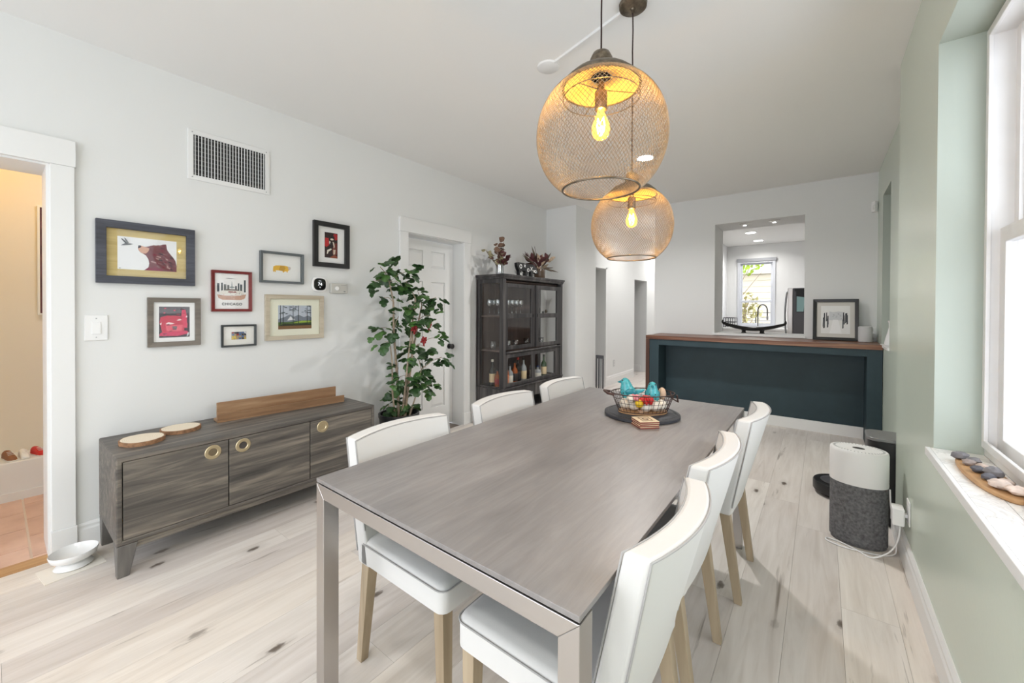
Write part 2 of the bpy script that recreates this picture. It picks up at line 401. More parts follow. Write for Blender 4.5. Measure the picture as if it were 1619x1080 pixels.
# adjoining room seen through the cased opening
structure(MB().box(-4.65, YB-.1, -.02, -4.55, 1.1, ZC).build('wall_entry_back', plain('warm_cream_paint', (.78,.72,.62,1), .8)))
structure(MB().box(-4.65, 1.0, -.02, -3.45, 1.1, ZC).build('wall_entry_side', M['wall']))
structure(MB().box(-4.65, YB-.1, -.02, -3.45, YB, ZC).build('wall_entry_front', M['wall']))
structure(MB().box(-4.55, YB, -.018, -4.272, 1.0, .258).build('trim_entry_step', M['trim'], bev=.006))
structure(MB().box(-4.272, YB, -.018, -4.262, 1.0, .055).build('baseboard_entry', M['trim']))
grout = structure(MB().box(-4.27, YB, -.018, -3.20, 1.0, -.006).build('floor_entry', plain('pale_grout', C(226,214,202), .8)))
um = MB().box(0, 0, 0, 1, 1, 1).mesh('tile'); um.materials.append(M['tile'])
for y0, ph in ((-.185, .0), (.122, .155), (-.492, .15), (.43, .03)):
    for k in range(5):
        x0 = -4.27+k*.298-ph; x1 = min(x0+.292, -3.2); x0 = max(x0, -4.262)
        if x1-x0 < .03: continue
        o = bpy.data.objects.new('tile', um); COL.objects.link(o); o.parent = grout
        o.location = (x0, y0, -.0065); o.scale = (x1-x0, .297, .0065)

# baseboards
def baseboard(name, a, b, h=.125, t=.016, side=1):
    """profiled skirting along a straight line a->b (xy), proud to the left of a->b when side=1"""
    a = Vector((*a, 0)); b = Vector((*b, 0)); d = (b-a).normalized(); n = Vector((-d.y, d.x, 0))*side
    pr = [(0, 0), (t, 0), (t, h*.72), (t*.75, h*.80), (t*.75, h*.9), (t*.3, h), (0, h)]
    vs = [a+n*p+Vector((0, 0, q)) for p, q in pr]+[b+n*p+Vector((0, 0, q)) for p, q in pr]; k = len(pr)
    fs = [list(range(k)), [k+i for i in range(k)]]+[(i, (i+1) % k, k+(i+1) % k, k+i) for i in range(k)]
    return structure(MB().add(vs, fs).build(name, M['trim']))
baseboard('baseboard_left', (XL, .272), (XL, 2.352), side=-1)
baseboard('baseboard_left_far', (XL, 3.31), (XL, 4.914), side=-1)
baseboard('baseboard_chase', (XL, 4.914), (-2.685, 4.914), side=-1)
baseboard('baseboard_chase_side', (-2.685, 4.914), (-2.685, 5.534), side=-1)
baseboard('baseboard_hall', (-2.85, 6.27), (-2.85, 7.5), h=.16, side=-1)
baseboard('baseboard_hall_end', (-2.85, 8.27), (-2.85, 9.6), h=.16, side=-1)
baseboard('baseboard_right', (XR, YB), (XR, YS), h=.135, t=.018, side=1)
baseboard('baseboard_closet', (-3.9, 8.23), (-2.97, 8.23), h=.14, side=-1)

# cased opening on the left
structure(MB().box(XL-.28, .169, -.018, XL+.002, .182, 2.03).build('trim_opening_jamb', M['trim']))
structure(MB().box(XL-.28, -.70, 2.03, XL+.002, .182, 2.04).build('trim_opening_soffit', M['trim']))
structure(MB().box(XL, .182, .13, XL+.02, .268, 2.04).build('trim_opening_casing', M['trim'], bev=.002))
structure(MB().box(XL, .178, 0, XL+.028, .273, .13).build('trim_opening_plinth', M['trim'], bev=.003))
structure(MB().box(XL, -.82, 2.04, XL+.026, .273, 2.176).build('trim_opening_header', M['trim'], bev=.002))
# closed panel door with casing
structure(MB().box(XL, 2.352, .13, XL+.02, 2.447, 2.032).build('trim_door_casing_near', M['trim'], bev=.002))
structure(MB().box(XL, 3.21, .13, XL+.02, 3.308, 2.032).build('trim_door_casing_far', M['trim'], bev=.002))
structure(MB().box(XL, 3.205, 0, XL+.027, 3.313, .13).build('trim_door_plinth', M['trim'], bev=.003))
structure(MB().box(XL, 2.345, 0, XL+.027, 2.450, .13).build('trim_door_plinth_near', M['trim'], bev=.003))
structure(MB().box(XL, 2.347, 2.032, XL+.026, 3.312, 2.17).build('trim_door_header', M['trim'], bev=.002))
def panel_door():
    X = -3.33; ps = []
    ys = [(2.575, 2.775), (2.885, 3.085)]; zs = [(.22, .755), (.995, 1.583), (1.73, 1.91)]
    holes = [(a, b, c, d) for a, b in ys for c, d in zs]
    d = wall('door_1', 'x', X, -.02, 2.452, 3.205, .008, 2.018, holes, M['door'])
    pk = MB().box(X-.04, 2.452, .008, X-.02, 3.205, 2.018).build('back_board', M['door'], d)
    for a, b, c, e in holes:
        g = .03
        o = MB().add([(X-.018, a, c), (X-.018, b, c), (X-.018, b, e), (X-.018, a, e), (X-.004, a+g, c+g), (X-.004, b-g, c+g), (X-.004, b-g, e-g), (X-.004, a+g, e-g)],
                     [(0,1,2,3), (4,5,6,7), (0,1,5,4), (1,2,6,5), (2,3,7,6), (3,0,4,7)]).build('panel', M['door'], d)
    k = MB().lathe([(.0,0), (.03,0), (.03,.006), (.012,.010), (.012,.03), (.024,.036), (.03,.046), (.028,.058), (.018,.064), (0,.065)], 20).build('knob', M['black'], d, smooth=40, loc=(X, 3.150, .873), rot=(0, PI/2, 0))
    k['label'] = 'black round door knob'
panel_door()
# hallway opening casings
structure(MB().box(-2.85, 6.225, 0, -2.835, 6.27, 1.99).build('trim_hall_casing', M['trim']))
structure(MB().box(-2.85, 5.60, 1.962, -2.835, 6.27, 2.00).build('trim_hall_header', M['trim']))
# pass-through sill board
structure(MB().box(-1.10, YF-.03, .975, -.14, YF, 1.0).build('trim_pass_sill', M['trim'], bev=.003))

# ------------------------------------------------------------------ windows
def sash(mb_parent, nm, x0, x1, ya, yb, za, zb, st):
    o = MB().ring(ya, za, yb, zb, st, x0, x1).build(nm, M['winframe'], mb_parent, bev=.003)
    MB().box((x0+x1)/2-.002, ya+st, za+st, (x0+x1)/2+.002, yb-st, zb-st).build('pane', M['glass'], o)
    return o
M['winframe'] = plain('aged_white_window_paint', C(226,225,224), .4, var=.03, vs=8)
win = structure(MB().ring(.85, .756, 2.275, 2.345, .035, .488, .62).build('window_1', M['winframe'], bev=.003))
MB().ring(.865, .79, 2.262, 2.335, .028, .478, .490).build('stop_bead', M['winframe'], win, bev=.002)
sash(win, 'lower_sash', .512, .545, .885, 2.240, .785, 1.60, .055)
sash(win, 'upper_sash', .558, .590, .885, 2.240, 1.565, 2.312, .05)
MB().box(.545, 2.2, .79, .556, 2.24, 2.31).build('parting_bead', M['winframe'], win)
MB().box(.505, 1.52, 1.60, .535, 1.60, 1.618).build('sash_lock', M['steelg'], win, bev=.003)
sill = structure(MB().box(XR-.010, .85, .728, .50, 2.275, .7468).build('window_sill', M['trim']))
MB().box(XR-.024, .85, .726, XR-.0102, 2.275, .757).build('front_lip', M['trim'], sill, bev=.002)
sill.name = 'trim_window_sill'
y = .85; tm = MB().box(0, 0, 0, 1, 1, 1).mesh('tile'); tm.materials.append(M['marble'])
while y < 2.27:
    y1 = min(y+.152, 2.274)
    for a, b in ((XR-.0098, .42), (.4215, .488)):
        o = bpy.data.objects.new('tile', tm); COL.objects.link(o); o.parent = sill
        o.location = (a, y, .747); o.scale = (b-a, y1-y-.0015, .009)
    y = y1
# niche in the far right wall; its back panel is added to shut daylight out
structure(MB().box(.66, 4.60, .90, .70, 5.28, 2.46).build('wall_niche_added_back', M['greenr']))
structure(MB().box(XR2-.012, 4.66, .952, .66, 5.22, .975).build('trim_niche_sill', M['trim'], bev=.003))
# kitchen window over the sink
M['kframe'] = plain('cool_white_upvc', C(205,208,214), .4)
def ringY(mb, x0, z0, x1, z1, wd, y0, y1):
    mb.ring(x0, z0, x1, z1, wd, y0, y1); n = len(mb.v)-16
    for i in range(n, len(mb.v)):
        a, b, c = mb.v[i]; mb.v[i] = (b, a, c)
    return mb
structure(MB().box(-1.72, 6.15, -.018, 1.5, 10.3, 0).build('floor_kitchen', M['plank']))
w3 = structure(ringY(MB(), -1.505, .92, -.787, 2.385, .055, 10.27, 10.42).build('window_3', M['kframe'], bev=.004))
for nm, z0, z1, yy in (('lower_sash', .955, 1.50, 10.31), ('upper_sash', 1.46, 2.345, 10.35)):
    s_ = ringY(MB(), -1.46, z0, -.832, z1, .045, yy, yy+.035).build(nm, M['kframe'], w3, bev=.003)
    MB().box(-1.415, yy+.015, z0+.045, -.877, yy+.019, z1-.045).build('pane', M['glass'], w3 if False else s_)
MB().box(-1.52, 10.25, 2.36, -.77, 10.30, 2.43).build('blind_cassette', plain('grey_blind', C(150,152,156), .5), w3, bev=.006)
# big glazed doors added unseen behind the camera to bring in more daylight
w4 = structure(ringY(MB(), -3.1, .06, .3, 2.6, .06, YB-.1, YB-.02).build('added_window_4', M['winframe']))
for xx in (-1.97, -.83): MB().box(xx-.035, YB-.09, .12, xx+.035, YB-.03, 2.54).build('mullion', M['winframe'], w4)

# ------------------------------------------------------------------ dining table
T = thing('dining_table', 'long grey wood-look dining table on brushed steel square legs', 'table', (-.798, 1.574, 0))
hx, hy = .4675, .948
tt = MB().box(-hx, -hy, .748, hx, hy, .760).build('tabletop', M['tabletop'], T, bev=.0012)
MB().box(-hx+.02, -hy+.02, .7445, hx-.02, hy-.02, .748).build('shadow_gap', M['black'], T)  # black sheet painting the shade in the gap below the top
lw, ld, zt = .045, .05, .744
for sy in (-1, 1):
    for sx in (-1, 1):
        x0, x1 = sorted((sx*hx, sx*(hx-lw))); y0, y1 = sorted((sy*hy, sy*(hy-ld)))
        xi = sx*(hx-lw)
        # mitred head: outer edge runs to the top, inner edge stops under the rail
        b = [(x0, y0, 0), (x1, y0, 0), (x1, y1, 0), (x0, y1, 0)]
        t = [(vx, vy, zt if abs(vx-sx*hx) < 1e-6 else zt-.042) for vx, vy, _ in b]
        MB().hexa(b, t).build('leg', M['steel'], T, bev=.0015)
    y0, y1 = sorted((sy*hy, sy*(hy-ld)))
    MB().hexa([(-hx+lw, y0, zt-.042), (hx-lw, y0, zt-.042), (hx-lw, y1, zt-.042), (-hx+lw, y1, zt-.042)],
              [(-hx, y0, zt), (hx, y0, zt), (hx, y1, zt), (-hx, y1, zt)]).build('end_rail', M['steel'], T, bev=.0015)
for sx in (-1, 1):
    x0, x1 = sorted((sx*(hx-.05), sx*(hx-.08)))
    MB().box(x0, -hy+ld, .69, x1, hy-ld, zt-.001).build('side_rail', M['steelg'], T, bev=.001)

# ------------------------------------------------------------------ chairs (front towards +x)
def make_chair():
    t = thing('dining_chair', '', 'chair')
    hw = .228
    def rr(x0, x1, y, r):      # rounded rectangle outline
        pts = []
        for cx, cy, a0 in ((x1-r, y-r, 0), (x0+r, y-r, PI/2), (x0+r, -y+r, PI), (x1-r, -y+r, 3*PI/2)):
            for k in range(5): a = a0+PI/2*k/4; pts.append((cx+r*math.cos(a), cy+r*math.sin(a)))
        return pts
    # seat
    mb = MB(); N = 20; x0, x1 = -.20, .25
    lays = [(0, .398), (0.0, .462), (-.006, .474), (-.020, .481), (-.06, .486), (-.12, .488)]
    vs = []; fs = []
    for ins, z in lays:
        o = rr(x0-ins*0, x1+ins, hw+ins*1.0, max(.03+ins*.2, .008)); vs += [(a, b, z) for a, b in o]
    for l in range(len(lays)-1):
        for k in range(N): fs.append((l*N+k, l*N+(k+1) % N, (l+1)*N+(k+1) % N, (l+1)*N+k))
    fs.append(list(range(N))[::-1]); fs.append([(len(lays)-1)*N+k for k in range(N)])
    seat = mb.add(vs, fs).build('seat', M['fabric'], t, smooth=50)
    o = rr(x0+.02, x1+.0015, hw+.0015, .031)
    MB().tube([(a, b,   .466) for a, b in o], .0025, 6, True).build('piping', M['piping'], seat, smooth=80)
    # backrest: curved slab, concave towards the sitter, leaning back
    ns, nt = 12, 10
    def bp(s, u, q):      # s -1..1 across, u 0..1 up, q 0 front .. 1 back
        z = .388+u*(.822-.388)
        lean = -.193-.080*u**1.15
        sag = -.046*(1-s*s)*(.25+.75*u)
        thick = .066-.008*u
        th = thick*(1-q)
        crown = .004*(1-s*s) if u > .99 else 0
        return (lean+sag+th+(-.004*math.sin(PI*u)), s*hw, z+crown)
    mb = MB(); vs = []; idx = {}
    for q in (0, 1):
        for i in range(ns+1):
            for j in range(nt+1):
                idx[q, i, j] = len(vs); vs.append(bp(-1+2*i/ns, j/nt, q))
    fs = []
    for q in (0, 1):
        for i in range(ns):
            for j in range(nt): fs.append((idx[q,i,j], idx[q,i+1,j], idx[q,i+1,j+1], idx[q,i,j+1]))
    for i in range(ns):
        for j in (0, nt): fs.append((idx[0,i,j], idx[0,i+1,j], idx[1,i+1,j], idx[1,i,j]))
    for j in range(nt):
        for i in (0, ns): fs.append((idx[0,i,j], idx[0,i,j+1], idx[1,i,j+1], idx[1,i,j]))
    back = mb.add(vs, fs).build('backrest', M['fabric'], t, smooth=40, bev=.010, seg=3)
    for q in (0, 1):
        j0 = 1 if q else 3
        path = [bp(-1, j/nt, q) for j in range(j0, nt+1)]+[bp(-1+2*i/ns, 1, q) for i in range(1, ns)]+[bp(1, j/nt, q) for j in range(nt, j0-1, -1)]
        path = [(x+(.0 if q else -.0), y*.992, z-.004) for x, y, z in path]
        MB().tube(path, .0026, 6).build('piping', M['piping'], back, smooth=80)
    # legs: tapered, rear pair raked
    for sy in (-1, 1):
        for nm, xt, xb in (('leg', .215, .222), ('leg', -.165, -.222)):
            a, b = .021, .015; y = sy*.195; yb = sy*.193
            MB().hexa([(xb-b, yb-b, 0), (xb+b, yb-b, 0), (xb+b, yb+b, 0), (xb-b, yb+b, 0)],
                      [(xt-a, y-a, .41), (xt+a, y-a, .41), (xt+a, y+a, .41), (xt-a, y+a, .41)]).build(nm, M['oakleg'], t, bev=.002)
    return t
proto = make_chair()
chairs = [(-1.115, 1.025, 0, 'white upholstered chair facing away from the sideboard, nearest on the sideboard side of the table'),
          (-1.112, 1.69, 0, 'white upholstered chair on the sideboard side of the table, the middle of three'),
          (-1.108, 2.30, 0, 'white upholstered chair on the sideboard side of the table, nearest the glass cabinet'),
          (-.523, .985, PI, 'white upholstered chair on the green wall side, nearest the camera'),
          (-.533, 1.535, PI, 'white upholstered chair on the green wall side, the middle of three'),
          (-.503, 2.205, PI, 'white upholstered chair on the green wall side, nearest the dark bar counter')]
for i, (x, y, a, lab) in enumerate(chairs):
    o = proto if i == 0 else copy_tree(proto)
    o.location = (x, y, 0); o.rotation_euler = (0, 0, a); o['label'] = lab; o['group'] = 'white dining chairs around the table'

# ------------------------------------------------------------------ sideboard
S = thing('sideboard', 'low weathered grey wood sideboard with three doors and ring pulls', 'sideboard', (-2.88, 1.043, 0))
hx, hy = .25, .6915
shell = MB()
# open-fronted carcass (local front +x): outline ring in YZ plus back
shell.ring(-hy, .158, hy, .580, .022, -hx, hx)
body = shell.build('body', M['greywood'], S, bev=.006)
MB().box(-hx, -hy+.02, .175, -hx+.012, hy-.02, .562).build('back_panel', M['greywoodz'], S)
MB().box(hx-.055, -hy+.03, .128, hx-.01, hy-.03, .1585).build('apron', M['greywood'], S, bev=.002)
for sx in (-1, 1):
    for sy in (-1, 1):
        a, b = sx*hx, sy*hy; e = .004
        wt, wb = .078, .048
        x_t, y_t = sx*(hx-wt), sy*(hy-wt); x_b, y_b = sx*(hx-wb), sy*(hy-wb)
        q = lambda xa, ya, xb, yb, z: [(min(xa,xb), min(ya,yb), z), (max(xa,xb), min(ya,yb), z), (max(xa,xb), max(ya,yb), z), (min(xa,xb), max(ya,yb), z)]
        MB().hexa(q(a-sx*.012, b-sy*.003, x_b, y_b, 0), q(a-sx*.001, b-sy*.001, x_t, y_t, .1575)).build('leg', M['greywoodz'], S, bev=.004)
dy = [(-.667, -.237), (-.232, .216), (.221, .667)]; rp = [-.309, -.164, .301]
for (a, b), ry in zip(dy, rp):
    d = MB().box(hx-.024, a, .182, hx-.004, b, .556).build('door', M['greywood'], S, bev=.002)
    MB().lathe([(.020, 0), (.0385, 0), (.0385, .003), (.036, .0055), (.023, .0055), (.020, .002), (.020, 0)], 28, cap=False).build('ring_pull', M['brass'], d, smooth=40, loc=(hx-.0045, ry, .506), rot=(0, PI/2, 0))
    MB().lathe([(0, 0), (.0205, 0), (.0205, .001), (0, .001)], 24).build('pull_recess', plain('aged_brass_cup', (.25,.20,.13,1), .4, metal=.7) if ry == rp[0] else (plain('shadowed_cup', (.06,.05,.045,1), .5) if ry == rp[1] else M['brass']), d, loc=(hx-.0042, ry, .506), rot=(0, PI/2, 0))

def wood_slice(label, loc, r, h, sd, rz):
    rr = random.Random(sd); n = 40; ph = [rr.uniform(0, 6) for _ in range(4)]
    f = lambda a: r*(1+.03*math.sin(2*a+ph[0])+.02*math.sin(3*a+ph[1])+.012*math.sin(7*a+ph[2]))
    t = thing('wood_slice', label, 'wood slice', loc, rz, 'wood slices on the sideboard')
    ol = [(f(2*PI*i/n)*math.cos(2*PI*i/n), f(2*PI*i/n)*math.sin(2*PI*i/n)) for i in range(n)]
    vs = [(x, y, 0) for x, y in ol]+[(x*1.005, y*1.005, h) for x, y in ol]+[(x*.93, y*.93, h) for x, y in ol]
    fs = [(i, (i+1) % n, n+(i+1) % n, n+i) for i in range(n)]+[(n+i, n+(i+1) % n, 2*n+(i+1) % n, 2*n+i) for i in range(n)]+[list(range(n))]
    MB().add(vs, fs).build('bark', M['barkrim'], t, smooth=50)
    MB().add([(x*.935, y*.935, h*.5) for x, y in ol]+[(x*.935, y*.935, h+.0012) for x, y in ol], [(i, (i+1) % n, n+(i+1) % n, n+i) for i in range(n)]+[[n+i for i in range(n)]]).build('face', M['slice'], t)
M['barkrim'] = plain('bark_rim', C(150,112,82), .85, var=.4, vs=50)
def slice_mat():
    m, nt, bs = newmat('ringed_pale_wood')
    tc = node(nt, 'ShaderNodeTexCoord'); wv = node(nt, 'ShaderNodeTexWave', wave_type='RINGS', rings_direction='Z'); wv.inputs['Scale'].default_value = 45; wv.inputs['Distortion'].default_value = 2.5
    nt.links.new(tc.outputs['Object'], wv.inputs['Vector'])
    nt.links.new(ramp(nt, wv.outputs['Fac'], [(0, C(222,206,180)), (1, C(240,230,212))]), bs.inputs['Base Color']); bs.inputs['Roughness'].default_value = .7
    return m
M['slice'] = slice_mat()
wood_slice('round wood slice at the doorway end of the sideboard', (-2.865, .485, .5805), .094, .021, 3, .3)
wood_slice('round dark-barked wood slice between the other slice and the wooden ledge', (-2.955, .668, .5805), .091, .020, 8, 1.3)
Lg = thing('display_ledge', 'narrow brown wooden picture ledge lying on the sideboard', 'ledge', (-2.978, 1.252, .5805), -.085)
MB().box(-.055, -.40, 0, .05, .40, .013).build('bottom_board', M['acacia'], Lg, bev=.001)
MB().box(.037, -.40, .0132, .05, .40, .050).build('front_lip', M['acacia'], Lg, bev=.001)
MB().box(-.055, -.385, .0132, -.042, .375, .108).build('back_board', M['acacia'], Lg, bev=.001)

# white dish on a paper by the doorway
tag(MB().box(-.085, -.105, 0, .085, .105, .003).build('paper_mat', plain('printed_paper', C(232,226,216), .7), loc=(-2.945, .235, .0005), rot=(0, 0, .12)), 'small pale paper mat under the white dish by the doorway', 'mat')
D = thing('pet_dish', 'white oval footed dish on the floor beside the sideboard leg', 'dish', (-2.955, .243, .0045), .15)
MB().lathe([(0,0), (.062,0), (.068,.006), (.058,.020), (.045,.032), (0,.032)], 32, sy=1.05).build('foot', M['ceramic'], D, smooth=50)
MB().lathe([(0,.034), (.04,.036), (.066,.046), (.078,.070), (.082,.076), (.084,.072), (.078,.048), (.055,.031), (0,.0325)][::-1], 36, sy=1.06).build('bowl', M['ceramic'], D, smooth=60)

# ------------------------------------------------------------------ pictures and wall fittings
def picture(name, label, y0, z0, y1, z1, fw, fm, art, mw=0, mm=None, dep=.022, glass=True):
    """framed picture hung flat on the left wall; art(mb-adder, w, h) draws the print in a w x h rectangle"""
    yc, zc = (y0+y1)/2, (z0+z1)/2; hw, hh = (y1-y0)/2, (z1-z0)/2
    t = thing(name, label, 'picture', (XL+.001, yc, zc), 0, 'framed pictures on the white wall')
    fill_picture(t, hw, hh, fw, fm, art, mw, mm, dep, glass); return t
def fill_picture(t, hw, hh, fw, fm, art, mw, mm, dep, glass):
    MB().ring(-hw, -hh, hw, hh, fw, 0, dep, slope=.004).build('frame', fm, t, bev=.0015)
    ix, iz = hw-fw, hh-fw
    MB().box(.001, -ix, -iz, .006, ix, iz).build('mat_board', mm or M['offw'], t)
    ax_, az = (mw if isinstance(mw, tuple) else (mw, mw))
    p = thing_print = art(t, ix-ax_, iz-az)
    if glass: MB().box(dep-.010, -ix, -iz, dep-.0085, ix, iz).build('glazing', M['pglass'], t)
def layers(t, items, name='print'):
    """flat print: list of (polygon in y,z, material), stacked by 0.08 mm"""
    mb = MB(); mats = []
    for k, (poly, m) in enumerate(items):
        if m not in mats: mats.append(m)
        d = .0062+.00008*k
        mb.add([(d, a, b) for a, b in poly], [list(range(len(poly)))], mats.index(m))
    return mb.build(name, mats, t)
def rect(a, b, c, d): return [(a, b), (c, b), (c, d), (a, d)]
def disc(y, z, r, n=14, rz=None): return [(y+r*math.cos(2*PI*i/n), z+(rz or r)*math.sin(2*PI*i/n)) for i in range(n)]
INK = {}
def ink(r, g, b):
    if (r, g, b) not in INK: INK[r, g, b] = plain('ink_%02x%02x%02x' % (r, g, b), C(r, g, b), .7)
    return INK[r, g, b]
def art_bear(t, w, h):
    rr = random.Random(4); it = [(rect(-w, -h, w, h), ink(232,234,236))]
    S_ = lambda pts: [(-w+2*w*a, -h+2*h*b) for a, b in pts]
    it.append((S_([(.43,.0),(.5,.10),(.515,.22),(.50,.36),(.46,.47),(.41,.52),(.37,.55),(.335,.62),(.325,.70),(.34,.77),(.38,.765),(.44,.74),(.50,.76),(.56,.80),(.62,.81),(.70,.83),(.76,.87),(.81,.88),(.82,.80),(.83,.70),(.88,.58),(.93,.48),(.98,.36),(1,.2),(1,0)]), ink(112,60,66)))
    it.append((S_([(.335,.63),(.33,.70),(.345,.765),(.40,.755),(.47,.73),(.52,.70),(.50,.60),(.46,.53),(.40,.53),(.36,.57)]), ink(204,160,138)))
    it.append((S_([(.325,.68),(.335,.77),(.37,.77),(.385,.73),(.36,.69)]), ink(60,48,52)))
    for k in range(46):
        a, b = rr.uniform(.54, .95), rr.uniform(.05, .80)
        if b > .82-.55*max(0, a-.72)/.25: continue
        l = rr.uniform(.03, .09)
        it.append((S_([(a, b), (a+l, b-.03), (a+l, b+.015), (a, b+.04)]), rr.choice([ink(82,30,44), ink(132,88,90), ink(60,34,44), ink(166,128,126), ink(122,24,52)])))
    it.append((S_([(.44,.0),(.49,.09),(.75,.07),(.75,0)]), ink(122,22,56)))
    it += [(S_([(.05,.72),(.12,.80),(.20,.80),(.25,.79),(.20,.76),(.13,.74)]), ink(96,100,104)), (S_([(.12,.79),(.05,.93),(.08,.92),(.16,.80)]), ink(80,84,88)), (S_([(.14,.80),(.10,.97),(.13,.94),(.18,.81)]), ink(120,124,126)), (S_([(.0+.02,.02),(.05,.02),(.05,.035),(.02,.035)]), ink(80,80,80))]
    return layers(t, it)
def art_red(t, w, h):
    rr = random.Random(5); it = [(rect(-w, -h, w, h), ink(48,36,42))]
    S_ = lambda pts: [(-w+2*w*a, -h+2*h*b) for a, b in pts]
    it += [(S_([(0,.8),(0,.98),(.98,1),(.98,.78),(.7,.8),(.4,.76)]), ink(96,92,96)), (S_([(.02,.5),(.05,.66),(.3,.72),(.6,.70),(.8,.68),(.82,.2),(.1,.16)]), ink(196,44,70)),
           (S_([(.05,.16),(.9,.2),(1,.12),(.6,.04),(.0,.06)]), ink(206,52,92)), (S_([(.72,.7),(.74,.9),(.86,.9),(.9,.7),(.92,.3),(.8,.3)]), ink(214,60,92)),
           (S_([(.2,.40),(.78,.40),(.74,.20),(.24,.20)]), ink(222,92,110)), (S_([(.42,.36),(.58,.36),(.56,.24),(.44,.24)]), ink(110,96,98)), (S_([(.18,.74),(.42,.78),(.58,.76),(.36,.70)]), ink(26,22,26)),
           (S_([(0,.05),(.25,.02),(.7,.03),(1,.1),(1,0),(0,0)]), ink(42,20,28)), (S_([(.02,.44),(.08,.50),(.07,.40)]), ink(240,220,220)), (S_([(.2,.44),(.3,.5),(.5,.45),(.34,.42)]), ink(240,214,216)), (S_([(.56,.55),(.66,.60),(.74,.57),(.64,.54)]), ink(236,206,208)), (S_([(.86,.64),(.9,.72),(.93,.66)]), ink(240,210,215)), (S_([(.9,.02),(.93,.14),(.98,.14),(.95,.04)]), ink(214,214,216))]
    for k in range(22):
        a, b = rr.uniform(0, .9), rr.uniform(.1, .95); l = rr.uniform(.04, .14)
        it.append((S_([(a, b), (min(1, a+l), b+.01), (min(1, a+l), b+.035), (a, b+.03)]), rr.choice([ink(150,30,52), ink(90,24,36), ink(36,28,34), ink(226,70,100)])))
    return layers(t, it)
def text_mesh(body, size, mat, t, loc, name='lettering', space=1.0):
    cu = bpy.data.curves.new('lettering', 'FONT'); cu.body = body; cu.size = size; cu.align_x = 'CENTER'; cu.align_y = 'CENTER'; cu.space_character = space; cu.resolution_u = 3; cu.offset = size*.018
    ob = bpy.data.objects.new('tmp', cu); COL.objects.link(ob)
    dg = bpy.context.evaluated_depsgraph_get(); me = bpy.data.meshes.new_from_object(ob.evaluated_get(dg)); bpy.data.objects.remove(ob)
    for v in me.vertices: v.co = Vector((0, v.co.x, v.co.y))
    me.materials.clear(); me.materials.append(mat)
    o = bpy.data.objects.new(name, me); COL.objects.link(o); o.parent = t; o.location = loc
    return o
def art_chicago(t, w, h):
    rr = random.Random(6); S_ = lambda pts: [(-w+2*w*a, -h+2*h*b) for a, b in pts]
    it = [(rect(-w, -h, w, h), ink(236,235,234))]
    for a, b, top in ((.06,.13,.72),(.18,.23,.74),(.26,.33,.70),(.36,.42,.68),(.68,.73,.74),(.75,.82,.71),(.87,.93,.84),(.60,.65,.66)):
        it.append((S_([(a,.48),(b,.48),(b,top),(a,top)]), rr.choice([ink(84,92,96), ink(108,112,110), ink(70,76,82)])))
    it += [(S_([(.06,.40),(.10,.30),(.22,.25),(.78,.25),(.90,.30),(.94,.42),(.75,.38),(.30,.37)]), ink(196,158,138)), (S_([(.10,.42),(.2,.52),(.8,.52),(.9,.42),(.7,.40),(.3,.40)]), ink(226,222,214)),
           (S_([(.32,.52),(.34,.56),(.68,.56),(.70,.52)]), ink(120,110,104)), (S_([(.38,.46),(.40,.50),(.62,.50),(.64,.46)]), ink(150,92,86)), (S_([(.40,.62),(.48,.64),(.50,.80),(.52,.64),(.60,.62),(.5,.58)]), ink(150,158,160)), (S_([(.28,.87),(.4,.88),(.68,.865),(.4,.865)]), ink(90,90,92))]
    for k in range(34):
        a, b = rr.uniform(.1, .88), rr.uniform(.27, .50)
        it.append((disc(-w+2*w*a, -h+2*h*b, w*.022, 6), rr.choice([ink(140,84,66), ink(90,84,78), ink(206,150,124), ink(70,66,64), ink(232,228,220)])))
    p = layers(t, it)
    text_mesh('CHICAGO', .0235, ink(50,50,52), t, (.0135, -w+2*w*.5, -h+2*h*.125), space=1.15).location.x = .0112
    return p
def art_small(t, w, h):
    rr = random.Random(9); it = [(rect(-w, -h, w, h), ink(120,122,126))]
    cols = [ink(40,46,58), ink(206,176,64), ink(210,212,214), ink(150,60,54), ink(84,110,150), ink(70,62,58), ink(170,150,120)]
    for i in range(6):
        for j in range(4):
            a, b = -w+i*w/3, -h+j*h/2
            it.append(([(a+rr.uniform(0,.006), b), (a+w/3, b+rr.uniform(0,.004)), (a+w/3-rr.uniform(0,.006), b+h/2), (a, b+h/2)], cols[1] if (i < 2 and j < 2) else rr.choice(cols)))
    return layers(t, it)
def art_buffalo(t, w, h):
    S_ = lambda pts: [(-w+2*w*a, -h+2*h*b) for a, b in pts]
    it = [(rect(-w, -h, w, h), ink(232,232,230)),
          (S_([(.27,.40),(.28,.54),(.34,.585),(.45,.60),(.58,.60),(.66,.575),(.71,.55),(.73,.50),(.70,.44),(.66,.40),(.655,.34),(.63,.34),(.62,.39),(.57,.37),(.55,.33),(.53,.33),(.52,.385),(.40,.40),(.345,.40),(.34,.33),(.32,.33),(.305,.38),(.295,.33),(.28,.33)]), ink(226,178,62)),
          (S_([(.42,.42),(.46,.58),(.56,.59),(.60,.50),(.55,.38),(.48,.40)]), ink(196,150,54)), (S_([(.66,.56),(.72,.57),(.745,.52),(.72,.44),(.68,.46)]), ink(196,186,182))]
    return layers(t, it)
